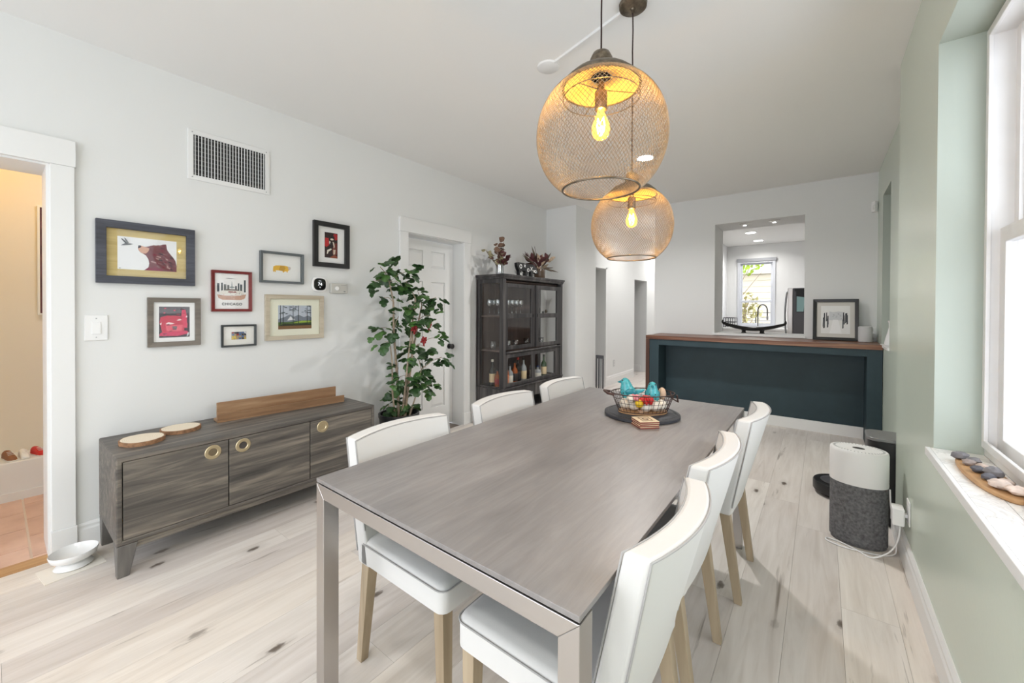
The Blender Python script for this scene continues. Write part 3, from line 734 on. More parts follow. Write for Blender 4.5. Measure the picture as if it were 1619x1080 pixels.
def art_dancer(t, w, h):
    S_ = lambda pts: [(-w+2*w*a, -h+2*h*b) for a, b in pts]
    it = [(rect(-w, -h, w, h), ink(40,18,20)), (S_([(0,.45),(.05,.78),(.3,.78),(.34,.5),(.15,.42)]), ink(186,36,42)), (S_([(.65,.8),(.7,.98),(.98,.97),(1,.75),(.85,.72)]), ink(168,34,38)), (S_([(.55,.55),(.95,.62),(1,.2),(.8,.05),(.6,.2)]), ink(106,40,34)),
          (disc(-w+2*w*.56, -h+2*h*.74, w*.26, 12, h*.075), ink(222,214,196)), (S_([(.38,.80),(.5,.88),(.72,.87),(.80,.78),(.6,.79)]), ink(20,14,16)), (S_([(.36,.68),(.48,.62),(.6,.46),(.52,.46),(.34,.58)]), ink(224,220,204)), (S_([(.60,.66),(.72,.62),(.78,.46),(.70,.44)]), ink(214,206,190)),
          (S_([(.2,.30),(.48,.38),(.55,.34),(.3,.24),(.24,.15),(.16,.15)]), ink(226,222,208)), (S_([(.66,.34),(.84,.34),(.80,.16),(.66,.14)]), ink(206,190,170)), (S_([(.40,.60),(.56,.64),(.66,.48),(.58,.36),(.44,.42)]), ink(30,20,22)), (S_([(.4,.02),(.7,.12),(.98,.08),(.98,0),(.4,0)]), ink(140,74,50)), (disc(-w+2*w*.72, -h+2*h*.42, w*.1, 8, h*.03), ink(230,222,206))]
    return layers(t, it)
def art_forest(t, w, h):
    rr = random.Random(12); S_ = lambda pts: [(-w+2*w*a, -h+2*h*b) for a, b in pts]
    it = [(rect(-w, -h, w, h), ink(186,194,206)), (S_([(0,.3),(0,.42),(.2,.52),(.34,.62),(.46,.52),(.6,.6),(.76,.5),(.9,.56),(1,.48),(1,.3)]), ink(120,128,140)), (S_([(.26,.36),(.36,.55),(.42,.44),(.5,.40)]), ink(224,228,232)), (S_([(0,.10),(0,.30),(.3,.30),(.6,.34),(1,.36),(1,.1)]), ink(70,96,42)), (S_([(.4,.26),(.7,.34),(1,.34),(1,.28),(.7,.26)]), ink(150,176,62)), (S_([(0,0),(0,.16),(.4,.14),(1,.18),(1,0)]), ink(122,88,54)), (S_([(0,.14),(.2,.24),(.5,.20),(.8,.24),(1,.2),(1,.14)]), ink(40,46,30))]
    for k in range(26):
        a, b = rr.uniform(0, .88), rr.uniform(.62, .97); l = rr.uniform(.05, .16)
        it.append((S_([(a, b), (min(1, a+l), b+rr.uniform(-.03, .03)), (min(1, a+l*.8), b+.03), (a+.02, b+.025)]), rr.choice([ink(52,60,68), ink(74,84,90), ink(150,160,170)])))
    for a in (.06, .14, .43, .59, .86, .96):
        it.append((S_([(a-.008, .2), (a+.010, .2), (a+.006, 1), (a-.006, 1)]), ink(36,42,48)))
    return layers(t, it)
picture('picture_frame', 'wide blue-grey framed print of a bear and hummingbird on gold matting', .345, 1.434, .784, 1.787, .042, M['bluegrey'], art_bear, (.046,.041), M['goldmat'], .028)
picture('picture_frame', 'square grey-brown framed picture of a red and pink street scene', .558, 1.060, .814, 1.357, .028, M['greyframe'], art_red, .026, M['paper'])
picture('picture_frame', 'dark red framed skyline poster lettered Chicago', .873, 1.272, 1.107, 1.546, .018, M['redframe'], art_chicago, .003, M['paper'])
picture('picture_frame', 'smallest dark framed picture, a tiny print in a wide white mat', .927, 1.032, 1.135, 1.182, .012, M['darkslate'], art_small, (.048,.037), M['offw'])
picture('picture_frame', 'slim grey framed print of a yellow bison on white', 1.158, 1.479, 1.457, 1.706, .016, M['slateframe'], art_buffalo, .002, M['paper'], .034)
picture('picture_frame', 'black framed tall red and black figure print in white mat', 1.535, 1.627, 1.834, 1.989, .037, M['black'], art_dancer, (.058,.042), M['paper'], .03)
picture('picture_frame', 'pale limewood framed photograph of tall pines before a mountain', 1.192, 1.061, 1.615, 1.395, .030, M['limeframe'], art_forest, (.060,.048), plain('cream_mat', C(232,232,214), .8), .026)

sw = thing('light_switch', 'white rocker light switch on the wall beside the opening', 'switch', (XL+.001, .348, 1.184))
MB().box(0, -.046, -.070, .006, .046, .070).build('plate', M['white'], sw, bev=.003)
MB().hexa([(.005,-.017,-.033), (.012,-.017,-.033), (.012,.017,-.033), (.005,.017,-.033)], [(.005,-.017,.033), (.008,-.017,.033), (.008,.017,.033), (.005,.017,.033)]).build('rocker', M['white'], sw, bev=.001)
for z in (-.052, .052): MB().lathe([(0,0), (.003,0), (.0025,.0015), (0,.0018)], 8).build('screw', M['steelg'], sw, loc=(.006, 0, z), rot=(0, PI/2, 0))

vt = thing('air_vent', 'white return air vent grille high on the wall above the pictures', 'vent', (XL+.001, .989, 2.270))
MB().ring(-.237, -.158, .237, .158, .030, 0, .008, slope=-.002).build('frame', M['trim'], vt, bev=.002)
MB().box(0, -.208, -.129, .0006, .208, .129).build('backing', M['blackm'], vt)
for k in range(9):
    z = -.115+k*.0288; MB().box(.0012, -.2075, z-.0032, .003, .2075, z+.0032).build('louver', plain('dark_grey_louver', C(96,96,94), .6) if k == 0 else bpy.data.materials['dark_grey_louver'], vt)
sl = MB().box(.0035, -.0019, -.1285, .008, .0019, .1285).mesh('slat'); sl.materials.append(M['trim'])
for k in range(24):
    o = bpy.data.objects.new('slat', sl); COL.objects.link(o); o.parent = vt; o.location = (0, -.198+k*.0172, 0)
for y in (-.22, .22):
    for z in (-.142, .142): MB().lathe([(0,0), (.004,0), (.003,.002), (0,.0022)], 8).build('screw', M['steelg'], vt, loc=(.0085, y*.97, z), rot=(0, PI/2, 0))

def squircle(r, n=32, p=3.2):
    out = []
    for i in range(n):
        a = 2*PI*i/n; c_, s_ = math.cos(a), math.sin(a)
        k = r/((abs(c_)**p+abs(s_)**p)**(1/p)); out.append((k*c_, k*s_))
    return out
th = thing('thermostat', 'white rounded smart thermostat with black screen on the wall', 'thermostat', (XL+.001, 1.585, 1.486))
MB().prism(squircle(.060), 0, .020, 'x').build('housing', M['white'], th, smooth=40, bev=.006, seg=3)
MB().prism(squircle(.047), .0195, .0235, 'x').build('screen', plain('black_glass', (.004,.004,.005,1), .08), th, bev=.001)
scr = emission('screen_text', (.85,.9,.95,1), .9)
for body, size, z in (('74', .034, 0), ('COOL', .008, .026), ('72', .011, -.024)):
    text_mesh(body, size, scr, th, (.0238, 0, z), 'readout')
ct = thing('room_control', 'small grey wall control box with round dial beside the thermostat', 'control', (XL+.001, 1.744, 1.459))
MB().box(0, -.072, -.041, .028, .072, .041).build('housing', plain('warm_grey_plastic', C(190,188,182), .45), ct, bev=.006, seg=3)
MB().lathe([(0,0), (.017,0), (.016,.006), (0,.007)], 18).build('dial', M['white'], ct, smooth=40, loc=(.028, -.022, 0), rot=(0, PI/2, 0))
MB().box(.028, .036, -.026, .0286, .052, -.022).build('badge', M['blackm'], ct)
MB().box(.028, .012, .026, .0288, .062, .029).build('slot', plain('grey_slot', C(150,148,144), .5), ct)

# ------------------------------------------------------------------ bar counter under the pass-through
B = thing('bar_counter', 'dark teal bar counter with walnut waterfall top under the pass-through', 'counter', (0, 0, 0))
yc = 5.05; zt = .972
MB().box(-1.758, yc, zt-.045, XR2-.004, YF-.002, zt).build('worktop', M['walnut'], B, bev=.002)
MB().box(-1.758, yc, 0, -1.714, YF-.002, zt-.0455).build('waterfall_side', M['walnutz'], B, bev=.002)
MB().box(-1.7135, yc+.012, 0, -1.60, YF-.002, zt-.0455).build('left_post', M['teal'], B)
MB().box(.345, yc+.012, 0, XR2-.004, YF-.002, zt-.0455).build('right_post', M['teal'], B)
MB().box(-1.5995, yc+.012, .858, .3445, YF-.002, zt-.0455).build('top_rail', M['teal'], B)
MB().box(-1.5995, 5.36, .115, .3445, YF-.002, .8575).build('knee_panel', M['teal'], B)
MB().box(-1.5995, 5.345, 0, .3445, YF-.002, .1145).build('kickboard', M['trim'], B, bev=.002)

Pf = thing('picture_frame', 'black framed snowy landscape drawing leaning on the bar counter', 'picture', (.118, 5.50, zt+.002), 0, rot=(-.14, 0, 0))
def art_snow(t, w, h):
    rr = random.Random(3); S_ = lambda pts: [(-w+2*w*a, -h+2*h*b) for a, b in pts]
    it = [(rect(-w, -h, w, h), ink(230,230,228)), (S_([(.28,.48),(.30,.80),(.42,.77),(.62,.80),(.76,.78),(.78,.48)]), ink(206,208,210))]
    for k in range(14):
        a = rr.uniform(.02, .26) if k % 2 else rr.uniform(.74, .96); b = rr.uniform(.18, .45)
        it.append((S_([(a-.02, b), (a+.03, b+.02), (a+.025, b+.34), (a-.012, b+.32)]), rr.choice([ink(70,72,76), ink(100,102,104), ink(52,54,58)])))
    for k in range(10):
        a, b = rr.uniform(.3, .72), rr.uniform(.52, .76)
        it.append((S_([(a, b), (a+.05, b+.01), (a+.05, b+.02), (a, b+.015)]), ink(150,152,156)))
    it.append((S_([(.30,.0),(.42,.5),(.60,.5),(.72,0)]), ink(240,240,240)))
    return layers(t, it)
# the frame is modelled facing -y: parts are built in the x-facing convention and turned
def turned(parent, fn):
    before = set(bpy.data.objects); fn(parent)
    for o in set(bpy.data.objects)-before:
        if o.parent == parent:
            o.matrix_local = Matrix.Translation((0, 0, .222)) @ Matrix.Rotation(-PI/2, 4, 'Z') @ o.matrix_local
turned(Pf, lambda t: fill_picture(t, .192, .222, .032, M['black'], art_snow, (.038,.04), plain('grey_mat', C(206,203,196), .8), .022, False))

cu = thing('canister', 'light grey cylindrical canister on the bar counter by the corner', 'canister', (.357, 5.46, zt+.001))
MB().lathe([(0,0), (.052,0), (.056,.004), (.056,.150), (.052,.157), (0,.157)], 28).build('body', plain('pale_grey_cloth', C(196,196,196), .85), cu, smooth=40)
MB().lathe([(.045,.1575), (.047,.159), (.049,.1575)], 28, cap=False).build('lid_ring', M['white'], cu)
ol = thing('wall_outlet', 'white wall outlet with plug above the bar counter in the corner', 'outlet', (.415, YF-.001, 1.065))
MB().box(-.036, -.006, -.058, .036, 0, .058).build('plate', M['white'], ol, bev=.002)
MB().box(-.018, -.034, -.046, .018, -.0065, -.004).build('plug', M['white'], ol, bev=.004)
MB().box(-.014, -.0075, .012, .014, -.0062, .042).build('socket', plain('socket_grey', C(190,190,188), .5), ol)
cor = thing('motion_sensor', 'white corner sensor high where the white and green walls meet', 'sensor', (.440, YF-.001, 2.375))
MB().prism([(-.035,0), (.012,0), (.012,-.03), (-.012,-.045), (-.035,-.02)], -.055, .055, 'z').build('housing', M['white'], cor, bev=.006, seg=3)
MB().ell((-.014, -.036, -.005), (.014, .012, .030), 10, 8).build('lens', plain('lens_white', C(226,226,224), .25), cor, smooth=60)
nv = thing('pitcher', 'slim white pitcher standing in the narrow green wall niche', 'pitcher', (.530, 5.12, .9755))
MB().lathe([(0,0), (.062,0), (.064,.01), (.055,.06), (.040,.12), (.030,.17), (.032,.20), (.040,.225), (.036,.225), (.028,.20), (.026,.17), (.034,.12), (.05,.05), (0,.02)], 28).build('body', M['ceramic'], nv, smooth=60)
MB().tube([(0,-.036,.20), (0,-.07,.19), (0,-.08,.15), (0,-.07,.10), (0,-.045,.08)], .006, 8).build('handle', M['ceramic'], nv, smooth=80)

# ------------------------------------------------------------------ glass cabinet
K = thing('display_cabinet', 'tall charcoal wood display cabinet with sliding glass doors', 'cabinet', (-2.9525, 4.045, 0))
hx, hy = .1975, .635; x0, x1 = -hx, hx
cw = M['cabwood']
MB().box(x0, -hy, .40, x0+.014, hy, 1.63).build('back_panel', M['cabin'], K)
for a, b in ((x0, x0+.045), (x1-.055, x1)):
    for sy in (-1, 1):
        y0, y1 = sorted((sy*hy, sy*(hy-.05)))
        MB().box(a, y0, 0, b, y1, 1.63).build('post', cw, K, bev=.003)
for sy in (-1, 1):
    y0, y1 = sorted((sy*hy, sy*(hy-.025)))
    MB().box(x0+.045, y0, 1.585, x1-.055, y1, 1.63).build('side_rail', cw, K, bev=.002)
    MB().box(x0+.045, y0, .245, x1-.055, y1, .425).build('side_panel', cw, K, bev=.002)
    yy = sy*(hy-.012)
    MB().box(x0+.045, yy-.002, .425, x1-.055, yy+.002, 1.585).build('side_pane', M['glass'], K)
MB().box(x0, -hy-.003, .398, x1+.012, hy+.003, .414).build('base_ledge', cw, K, bev=.003)
MB().box(x0+.014, -hy+.05, .245, x1-.02, hy-.05, .262).build('drawer_floor', cw, K)
for z in (1.214, .822): MB().box(x0+.015, -hy+.027, z-.009, x1-.06, hy-.027, z+.009).build('shelf', M['cabin'], K)
crown = MB(); lay = [(0, 1.628), (.006, 1.634), (.008, 1.648), (.020, 1.662), (.022, 1.682)]
vs = []; fs = []
for o_, z in lay: vs += [(x0, -hy-o_, z), (x1+o_, -hy-o_, z), (x1+o_, hy+o_, z), (x0, hy+o_, z)]
for l in range(4):
    for k in range(4): fs.append((l*4+k, l*4+(k+1) % 4, l*4+4+(k+1) % 4, l*4+4+k))
fs += [(0,1,2,3), (16,17,18,19)]
crown.add(vs, fs).build('crown', cw, K, bev=.002)
def glazed(nm, ya, yb, za, zb, xf, st, mids):
    d = wall('tmp_door', 'x', xf, -.022, ya, yb, za, zb, mids, cw); d.name = nm; del d['kind']; d.parent = K
    b = d.modifiers.new('bevel', 'BEVEL'); b.width = .002; b.segments = 1; b.limit_method = 'ANGLE'
    for a, bb, c_, e in mids: MB().box(xf-.013, a-.004, c_-.004, xf-.010, bb+.004, e+.004).build('pane', M['glass'], d)
    return d
d1 = glazed('sliding_door', -.583, .015, .835, 1.585, x1-.018, .05, [(-.527, -.070, 1.243, 1.540), (-.527, -.070, .878, 1.190)])
d2 = glazed('sliding_door', .0, .583, .835, 1.585, x1+.006, .05, [(.056, .480, 1.243, 1.535), (.056, .480, .880, 1.186)])
MB().box(x1+.006, .018, 1.20, x1+.014, .030, 1.235).build('finger_pull', M['black'], d2)
MB().box(x1-.018, -.04, 1.20, x1-.011, -.028, 1.235).build('finger_pull', M['black'], d1)
MB().tube([(x1-.002, -.583, .808), (x1-.002, .583, .808)], .011, 8).build('track_rail', M['cabwood'], K, smooth=60)
d3 = glazed('flap_door', -.583, .583, .418, .792, x1-.008, .05, [(-.537, -.066, .458, .745), (.0, .458, .458, .745)])
for (a, b) in ((-.58, -.008), (.008, .58)):
    dr = MB().box(x1-.03, a, .250, x1-.006, b, .392).build('drawer', cw, K, bev=.003)
MB().box(x0+.02, -hy+.05, .10, x1-.03, hy-.05, .118).build('lower_shelf', cw, K, bev=.002)
MB().box(x0+.014, -hy+.027, 1.60, x1-.06, hy-.027, 1.618).build('top_board', M['cabin'], K)

def at(x, y, z): return (-2.9525+x, 4.045+y, z)
wg = MB().lathe([(.032,0), (.032,.002), (.006,.006), (.004,.03), (.004,.085), (.012,.092), (.030,.112), (.036,.140), (.034,.165), (.030,.190), (.029,.190), (.033,.165), (.034,.140), (.028,.114), (.010,.096), (0,.094)], 16).mesh('wine_glass'); wg.materials.append(M['wglass'])
for p in wg.polygons: p.use_smooth = True
k = 0
for i in range(7):
    for j in range(2):
        if i == 6 and j == 1: continue
        o = bpy.data.objects.new('wine_glass', wg); COL.objects.link(o); o.location = at(-.06+.115*j-.03, -.53+i*.085+.02*j, 1.2235)
        tag(o, 'clear stemmed wine glass on the top shelf of the dark cabinet', 'glass', 'wine glasses in the cabinet')
fl = MB().lathe([(.026,0), (.03,.003), (.034,.095), (.032,.095), (.027,.012), (0,.010)], 14).mesh('tumbler'); fl.materials.append(M['wglass'])
for p in fl.polygons: p.use_smooth = True
for i, (x, y) in enumerate([(.0, -.55), (.02, -.42), (.07, -.36), (.0, -.27), (.07, -.22), (.0, .10), (.06, .18), (.02, .26), (.07, .34)]):
    o = bpy.data.objects.new('tumbler', fl); COL.objects.link(o); o.location = at(x-.02, y, .8315)
    tag(o, 'clear tumbler on the middle shelf of the dark cabinet', 'glass', 'tumblers in the cabinet')
mg = thing('photo_mug', 'white patterned mug on the cabinet middle shelf', 'mug', at(.08, -.49, .8315))
MB().lathe([(0,0), (.040,0), (.042,.004), (.042,.11), (.038,.11), (.038,.008), (0,.006)], 20).build('body', plain('speckled_white', C(206,206,206), .35, var=.6, vs=60), mg, smooth=50)
MB().tube([(0,.040,.09), (0,.07,.085), (0,.072,.04), (0,.04,.03)], .006, 6).build('handle', M['white'], mg, smooth=80)
for i, (y, h) in enumerate([(.12,.09), (.20,.06), (.28,.11), (.37,.05), (.44,.07)]):
    f_ = thing('figurine', ['small dark round trinket on the cabinet top shelf', 'squat dark trinket on the cabinet top shelf', 'tallest dark trinket on the cabinet top shelf', 'lowest dark trinket on the cabinet top shelf', 'dark trinket at the far end of the cabinet top shelf'][i], 'trinket', at(.06, y, 1.2235), 0, 'trinkets on the top shelf')
    MB().lathe([(0,0), (.022,0), (.024,.004), (.012,h*.35), (.020,h*.6), (.013,h*.85), (0,h)], 12).build('body', [M['steelg'], M['blackm'], M['black'], M['blackm'], M['bronze']][i], f_, smooth=50)
    MB().box(-.02, -.02, -.0, .02, .02, .003).build('base', M['blackm'], f_)
def bottle(label, x, y, h, r, gm, lm, cm_):
    b = thing('bottle', label, 'bottle', at(x, y, .415), 0, 'spirit bottles in the cabinet')
    MB().lathe([(0,0), (r,0), (r*1.02,.006), (r*1.02,h*.55), (r*.85,h*.64), (r*.34,h*.74), (r*.32,h*.92), (0,h*.92)], 18).build('body', gm, b, smooth=45)
    MB().lathe([(r*1.03,h*.14), (r*1.035,h*.15), (r*1.035,h*.46), (r*1.03,h*.47)], 18, cap=False).build('label', lm, b, smooth=45)
    MB().lathe([(0,h*.915), (r*.40,h*.915), (r*.40,h), (0,h)], 12).build('cap', cm_, b, smooth=40)
dg_ = plain('dark_bottle_glass', (.012,.014,.012,1), .08); am = plain('amber_liquor', (.30,.07,.012,1), .1); cl = plain('grey_bottle_glass', (.30,.32,.33,1), .1); gr = plain('green_bottle_glass', (.02,.06,.02,1), .1)
lab = {'w': ink(226,222,210), 'o': ink(214,120,60), 'b': ink(40,60,110), 'k': ink(34,32,34), 'r': ink(150,40,36), 'c': ink(222,200,160)}
bottle('dark wine bottle with cream label behind the cabinet side pane', -.03, -.545, .30, .036, dg_, lab['c'], lab['w'])
bottle('low amber bottle beside the cream-labelled wine bottle', .045, -.545, .19, .032, am, lab['r'], lab['k'])
bottle('bottle with orange and blue label in the cabinet lower left', .10, -.47, .28, .038, am, lab['o'], lab['b'])
bottle('clear bottle with white label at the front of the cabinet bottom', .10, -.385, .24, .036, cl, lab['w'], lab['k'])
bottle('amber whisky bottle with dark label in the cabinet bottom', .10, -.295, .27, .036, am, lab['k'], lab['k'])
bottle('tall green bottle with red label in the cabinet bottom', .02, -.40, .315, .035, gr, lab['r'], lab['c'])
bottle('black bottle without light label in the cabinet bottom middle', .08, -.205, .30, .037, dg_, lab['k'], lab['r'])
bottle('grey glass bottle beside the black one in the cabinet bottom', .10, -.115, .29, .036, cl, lab['c'], lab['k'])
bottle('clear bottle at the left of the right hand lower pane', .10, .07, .27, .036, cl, lab['w'], lab['w'])
bottle('short clear bottle in the middle of the right hand lower pane', .10, .19, .16, .045, cl, lab['w'], lab['b'])
bottle('green bottle at the right of the right hand lower pane', .10, .33, .29, .036, gr, lab['c'], lab['k'])

# things on top of the cabinet
leafm = {}
def leaf_mesh(name, L, W, m, cup=.15, n=6):
    vs = [(0,0,0)]; fs = []
    for i in range(1, n):
        s_ = i/n; wd = W*math.sin(PI*min(1, s_**.75))*.5
        vs += [(L*s_, -wd, cup*wd), (L*s_, 0, -.04*L*math.sin(PI*s_)), (L*s_, wd, cup*wd)]
    vs.append((L, 0, 0)); e = len(vs)-1
    fs += [(0,1,2), (0,2,3)]
    for i in range(n-2):
        b = 1+3*i; fs += [(b,b+3,b+4,b+1), (b+1,b+4,b+5,b+2)]
    b = 1+3*(n-2); fs += [(b,e,b+1), (b+1,e,b+2)]
    me = MB().add(vs, fs).mesh(name); me.materials.append(m)
    for p in me.polygons: p.use_smooth = True
    return me
def place_leaf(me, parent, p, d, roll=0, s=1, name='leaf'):
    o = bpy.data.objects.new(name, me); COL.objects.link(o); o.parent = parent
    d = Vector(d).normalized(); z = Vector((0,0,1)); y = z.cross(d)
    if y.length < 1e-3: y = Vector((0,1,0))
    y.normalize(); z = d.cross(y)
    m = Matrix((d, y, z)).transposed().to_4x4() @ Matrix.Rotation(roll, 4, 'X') @ Matrix.Scale(s, 4)
    m.translation = Vector(p); o.matrix_local = m; return o
E1 = plain('dusty_olive_leaf', C(136,128,98), .7, var=.3, vs=30); E2 = plain('brown_dried_leaf', C(110,84,68), .75, var=.3, vs=30); E3 = plain('wine_dried_leaf', C(86,46,48), .7, var=.3, vs=30); E4 = plain('beige_dried_petal', C(196,174,150), .8, var=.2, vs=40)
v1 = thing('dried_bouquet', 'clear vase of dried eucalyptus with round leaves on the cabinet', 'bouquet', (-2.95, 3.585, 1.6835))
MB().lathe([(0,.004), (.040,.004), (.044,0), (.046,.004), (.044,.10), (.047,.13), (.044,.13), (.041,.10), (.042,.01)], 20).build('vase', M['wglass'], v1, smooth=60)
rr = random.Random(31); el = [leaf_mesh('leaf', .075, .072, m) for m in (E1, E2, E3)]
for (dy_, dz, ln) in ((-.62, .62, .30), (-.80, .40, .32), (-.30, .9, .30), (.22, 1, .34), (.10, 1, .25), (.55, .6, .22), (.4, .35, .16), (-.15, .8, .2), (.05,.6,.15)):
    dx = rr.uniform(-.18, .25); tip = Vector((dx*ln, dy_*ln, .10+dz*ln*.9)); base = Vector((dx*.05, dy_*.03, .02)); mid = Vector((dx*.25*ln, dy_*.3*ln, .12))
    path = [base.lerp(mid, q/3) for q in range(4)]+[mid.lerp(tip, (q+1)/5) for q in range(5)]
    MB().tube(path, .002, 5).build('stem', E2, v1)
    for q in range(8):
        p = mid.lerp(tip, (q+.6)/7.5); mt = el[1 if dz > .85 else (2 if dy_ > .3 else (0 if rr.random() < .7 else 2))]
        place_leaf(mt, v1, p, (rr.uniform(-1,1), rr.uniform(-1,1), rr.uniform(-.2,1)), rr.uniform(0,6), rr.uniform(.6,1.1)*(.8 if dy_ < -.5 else 1))
v2 = thing('dried_bouquet', 'brown vase of dried beige and wine-red flowers on the cabinet', 'bouquet', (-2.94, 4.40, 1.6835)); v2.scale = (1.25, 1.4, 1.3)
MB().lathe([(0,0), (.05,0), (.055,.006), (.056,.09), (.050,.105), (.046,.105), (.05,.09), (.05,.01), (0,.01)], 20).build('vase', plain('brown_glass', C(88,72,60), .2), v2, smooth=50)
fl3 = leaf_mesh('petal', .085, .045, E4); fl4 = leaf_mesh('petal', .08, .045, E3); sp = leaf_mesh('blade', .20, .024, plain('olive_feather', C(98,86,72), .8))
for q in range(34):
    a = rr.uniform(0, 2*PI); r_ = rr.uniform(.0, .10); y = r_*math.sin(a); x = r_*math.cos(a)*.6
    place_leaf(fl3 if (y > -.02 and rr.random() < .65) else fl4, v2, (x, y*1.6, .09+rr.uniform(0,.13)), (x*5+rr.uniform(-.5,.5), y*8+rr.uniform(-.5,.5), rr.uniform(.1,1)), rr.uniform(0,6), rr.uniform(.7,1.2), 'petal')
for (dy_, dz) in ((-.45,1), (.62,.75), (1,.1), (-.9,.45), (-1,.62), (.9,-.12)):
    place_leaf(sp, v2, (0, .05*dy_, .12), (rr.uniform(-.15,.25), dy_, dz), rr.uniform(0,1), 1.15, 'blade')
    MB().tube([(0,0,.05), (.0,.06*dy_,.12+.04*dz), (.01,.22*dy_,.12+.20*dz)], .0022, 5).build('stem', E3, v2)
cw_ = thing('cow_figurine', 'black cow figurine painted with white noughts and crosses', 'figurine', (-2.85, 3.985, 1.6835))
poly = [(-.215,.155),(-.19,.165),(-.10,.163),(0,.158),(.08,.165),(.12,.158),(.15,.13),(.185,.10),(.205,.075),(.20,.055),(.17,.05),(.14,.062),(.115,.075),(.10,.07),(.095,.0),(.065,.0),(.06,.06),(.03,.065),(.0,.055),(-.03,0),(-.055,0),(-.05,.06),(-.09,.068),(-.13,.065),(-.135,.0),(-.17,.0),(-.175,.06),(-.20,.09),(-.212,.12)]
poly = [(a*1.05, b*1.0) for a, b in poly]
MB().prism(poly, -.022, .022, 'x').build('body', M['black'], cw_, bev=.006, seg=2)
for y, z, r_ in ((-.155,.118,.026), (-.005,.085,.023), (.155,.078,.020)):
    n = 18; vs = [(.0235, y+q*math.cos(2*PI*i/n), z+q*math.sin(2*PI*i/n)) for q in (r_, r_*.62) for i in range(n)]
    MB().add(vs, [(i, (i+1) % n, n+(i+1) % n, n+i) for i in range(n)]).build('nought', M['paper'], cw_)
for y, z, r_ in ((.065,.105,.026), (-.155,.03,.016), (.12,.08,.018), (-.075,.13,.018)):
    mb = MB()
    t_ = .006; pts = [(t_,0),(r_,r_-t_),(r_-t_,r_),(0,t_),(-r_+t_,r_),(-r_,r_-t_),(-t_,0),(-r_,-r_+t_),(-r_+t_,-r_),(0,-t_),(r_-t_,-r_),(r_,-r_+t_)]
    mb.add([(.0235, y+a, z+b) for a, b in pts], [(0,1,2,3), (3,4,5,6), (6,7,8,9), (9,10,11,0), (0,3,6,9)]).build('cross', M['paper'], cw_)

# ------------------------------------------------------------------ tall potted plant
Pl = thing('potted_plant', 'tall leafy green plant in a dark pot before the white door', 'plant', (-2.88, 2.14, 0))
MB().lathe([(0,0), (.12,0), (.128,.01), (.165,.36), (.172,.375), (.172,.40), (.156,.40), (.152,.36), (0,.345)], 32).build('pot', plain('dark_pot', (.025,.027,.03,1), .3), Pl, smooth=45)
MB().lathe([(0,.352), (.150,.352)], 24, cap=False).build('soil', M['soil'], Pl)
CL = [(1.9,1.63),(1.86,1.51),(1.94,1.59),(2.06,1.63),(2.18,1.62),(2.25,1.54),(2.25,1.45),(2.42,1.45),(2.3,1.39),(2.05,1.39),(2.18,1.3),(2.08,1.23),(2.3,1.21),(2.4,1.23),(2.49,1.15),(2.0,1.13),(2.1,1.14),(2.01,1.02),(2.34,1.1),(2.48,1.04),(2.49,.94),(2.52,.85),(2.18,.93),(2.21,.85),(2.35,.85),(2.42,.76),(2.13,.79),(2.17,.71),(2.27,.69),(2.0,.69),(2.4,.67),(2.46,.6),(2.38,.57),(2.06,.47),(2.17,.5),(2.27,.44),(2.12,.47),(2.22,.65),(2.1,.66),(2.42,1.35),(2.2,1.17),(2.48,1.4),(2.13,1.5)]
def round_leaf(m, L):
    n = 10; vs = [(0,0,0)]; 
    for i in range(n+1):
        a = -2.5+5.0*i/n; r = L*.5*(1+.10*math.cos(5*a)); vs.append((L*.48+r*math.cos(a), r*math.sin(a), -.22*r*abs(math.sin(a))-.10*r*max(0, math.cos(a))))
    vs.append((L*.48, 0, .01))
    fs = [(n+2, i, i+1) for i in range(1, n+1)]+[(n+2, 0, 1), (n+2, n+1, 0)]
    me = MB().add(vs, fs).mesh('leaf'); me.materials.append(m)
    for p in me.polygons: p.use_smooth = True
    return me
def compound_leaf(m, L):
    """one leaf of three rounded leaflets on a short stalk"""
    mb = MB(); mb.tube([(0,0,0), (L*.3,0,.004), (L*.55,0,.002)], .0014, 4)
    one = round_leaf(m, L)
    for ang, off, k, tilt in ((0, .52, 1.0, -.25), (1.25, .30, .85, -.1), (-1.25, .30, .85, -.15)):
        T_ = Matrix.Translation((L*off, 0, .002)) @ Matrix.Rotation(ang, 4, 'Z') @ Matrix.Rotation(-tilt, 4, 'Y') @ Matrix.Scale(k, 4)
        mb.add([T_ @ v.co for v in one.vertices], [list(p.vertices) for p in one.polygons])
    me = mb.mesh('leaf'); me.materials.append(m)
    for p in me.polygons: p.use_smooth = True
    return me
LV = [compound_leaf(M['leaf'], .054), compound_leaf(M['leaf2'], .050), compound_leaf(M['leaf'], .062)]
stems = [[(0,.0,.33), (.0,-.02,.7), (-.01,-.05,1.1), (.0,-.06,1.35), (.0,-.10,1.52)],
         [(.03,.03,.33), (.04,.06,.6), (.05,.10,.9), (.03,.12,1.2), (.02,.16,1.38)],
         [(-.03,.05,.33), (-.02,.10,.65), (-.02,.17,.95), (-.02,.23,1.2), (-.03,.27,1.32)],
         [(.02,-.05,.33), (.03,-.09,.6), (.04,-.10,.85), (.03,-.11,.98)],
         [(.0,.02,.33), (.06,.01,.55), (.08,.03,.85), (.07,.08,1.15)],
         [(.05,.06,.33), (.06,.14,.55), (.05,.20,.75)]]
for s_, r_ in zip(stems, (.013,.015,.013,.009,.012,.008)):
    k = len(s_); MB().tube(s_, [r_*(1-.55*i/(k-1)) for i in range(k)], 7).build('stem', M['bark'], Pl, smooth=80)
rr = random.Random(77); allp = [Vector(p) for s_ in stems for p in s_]
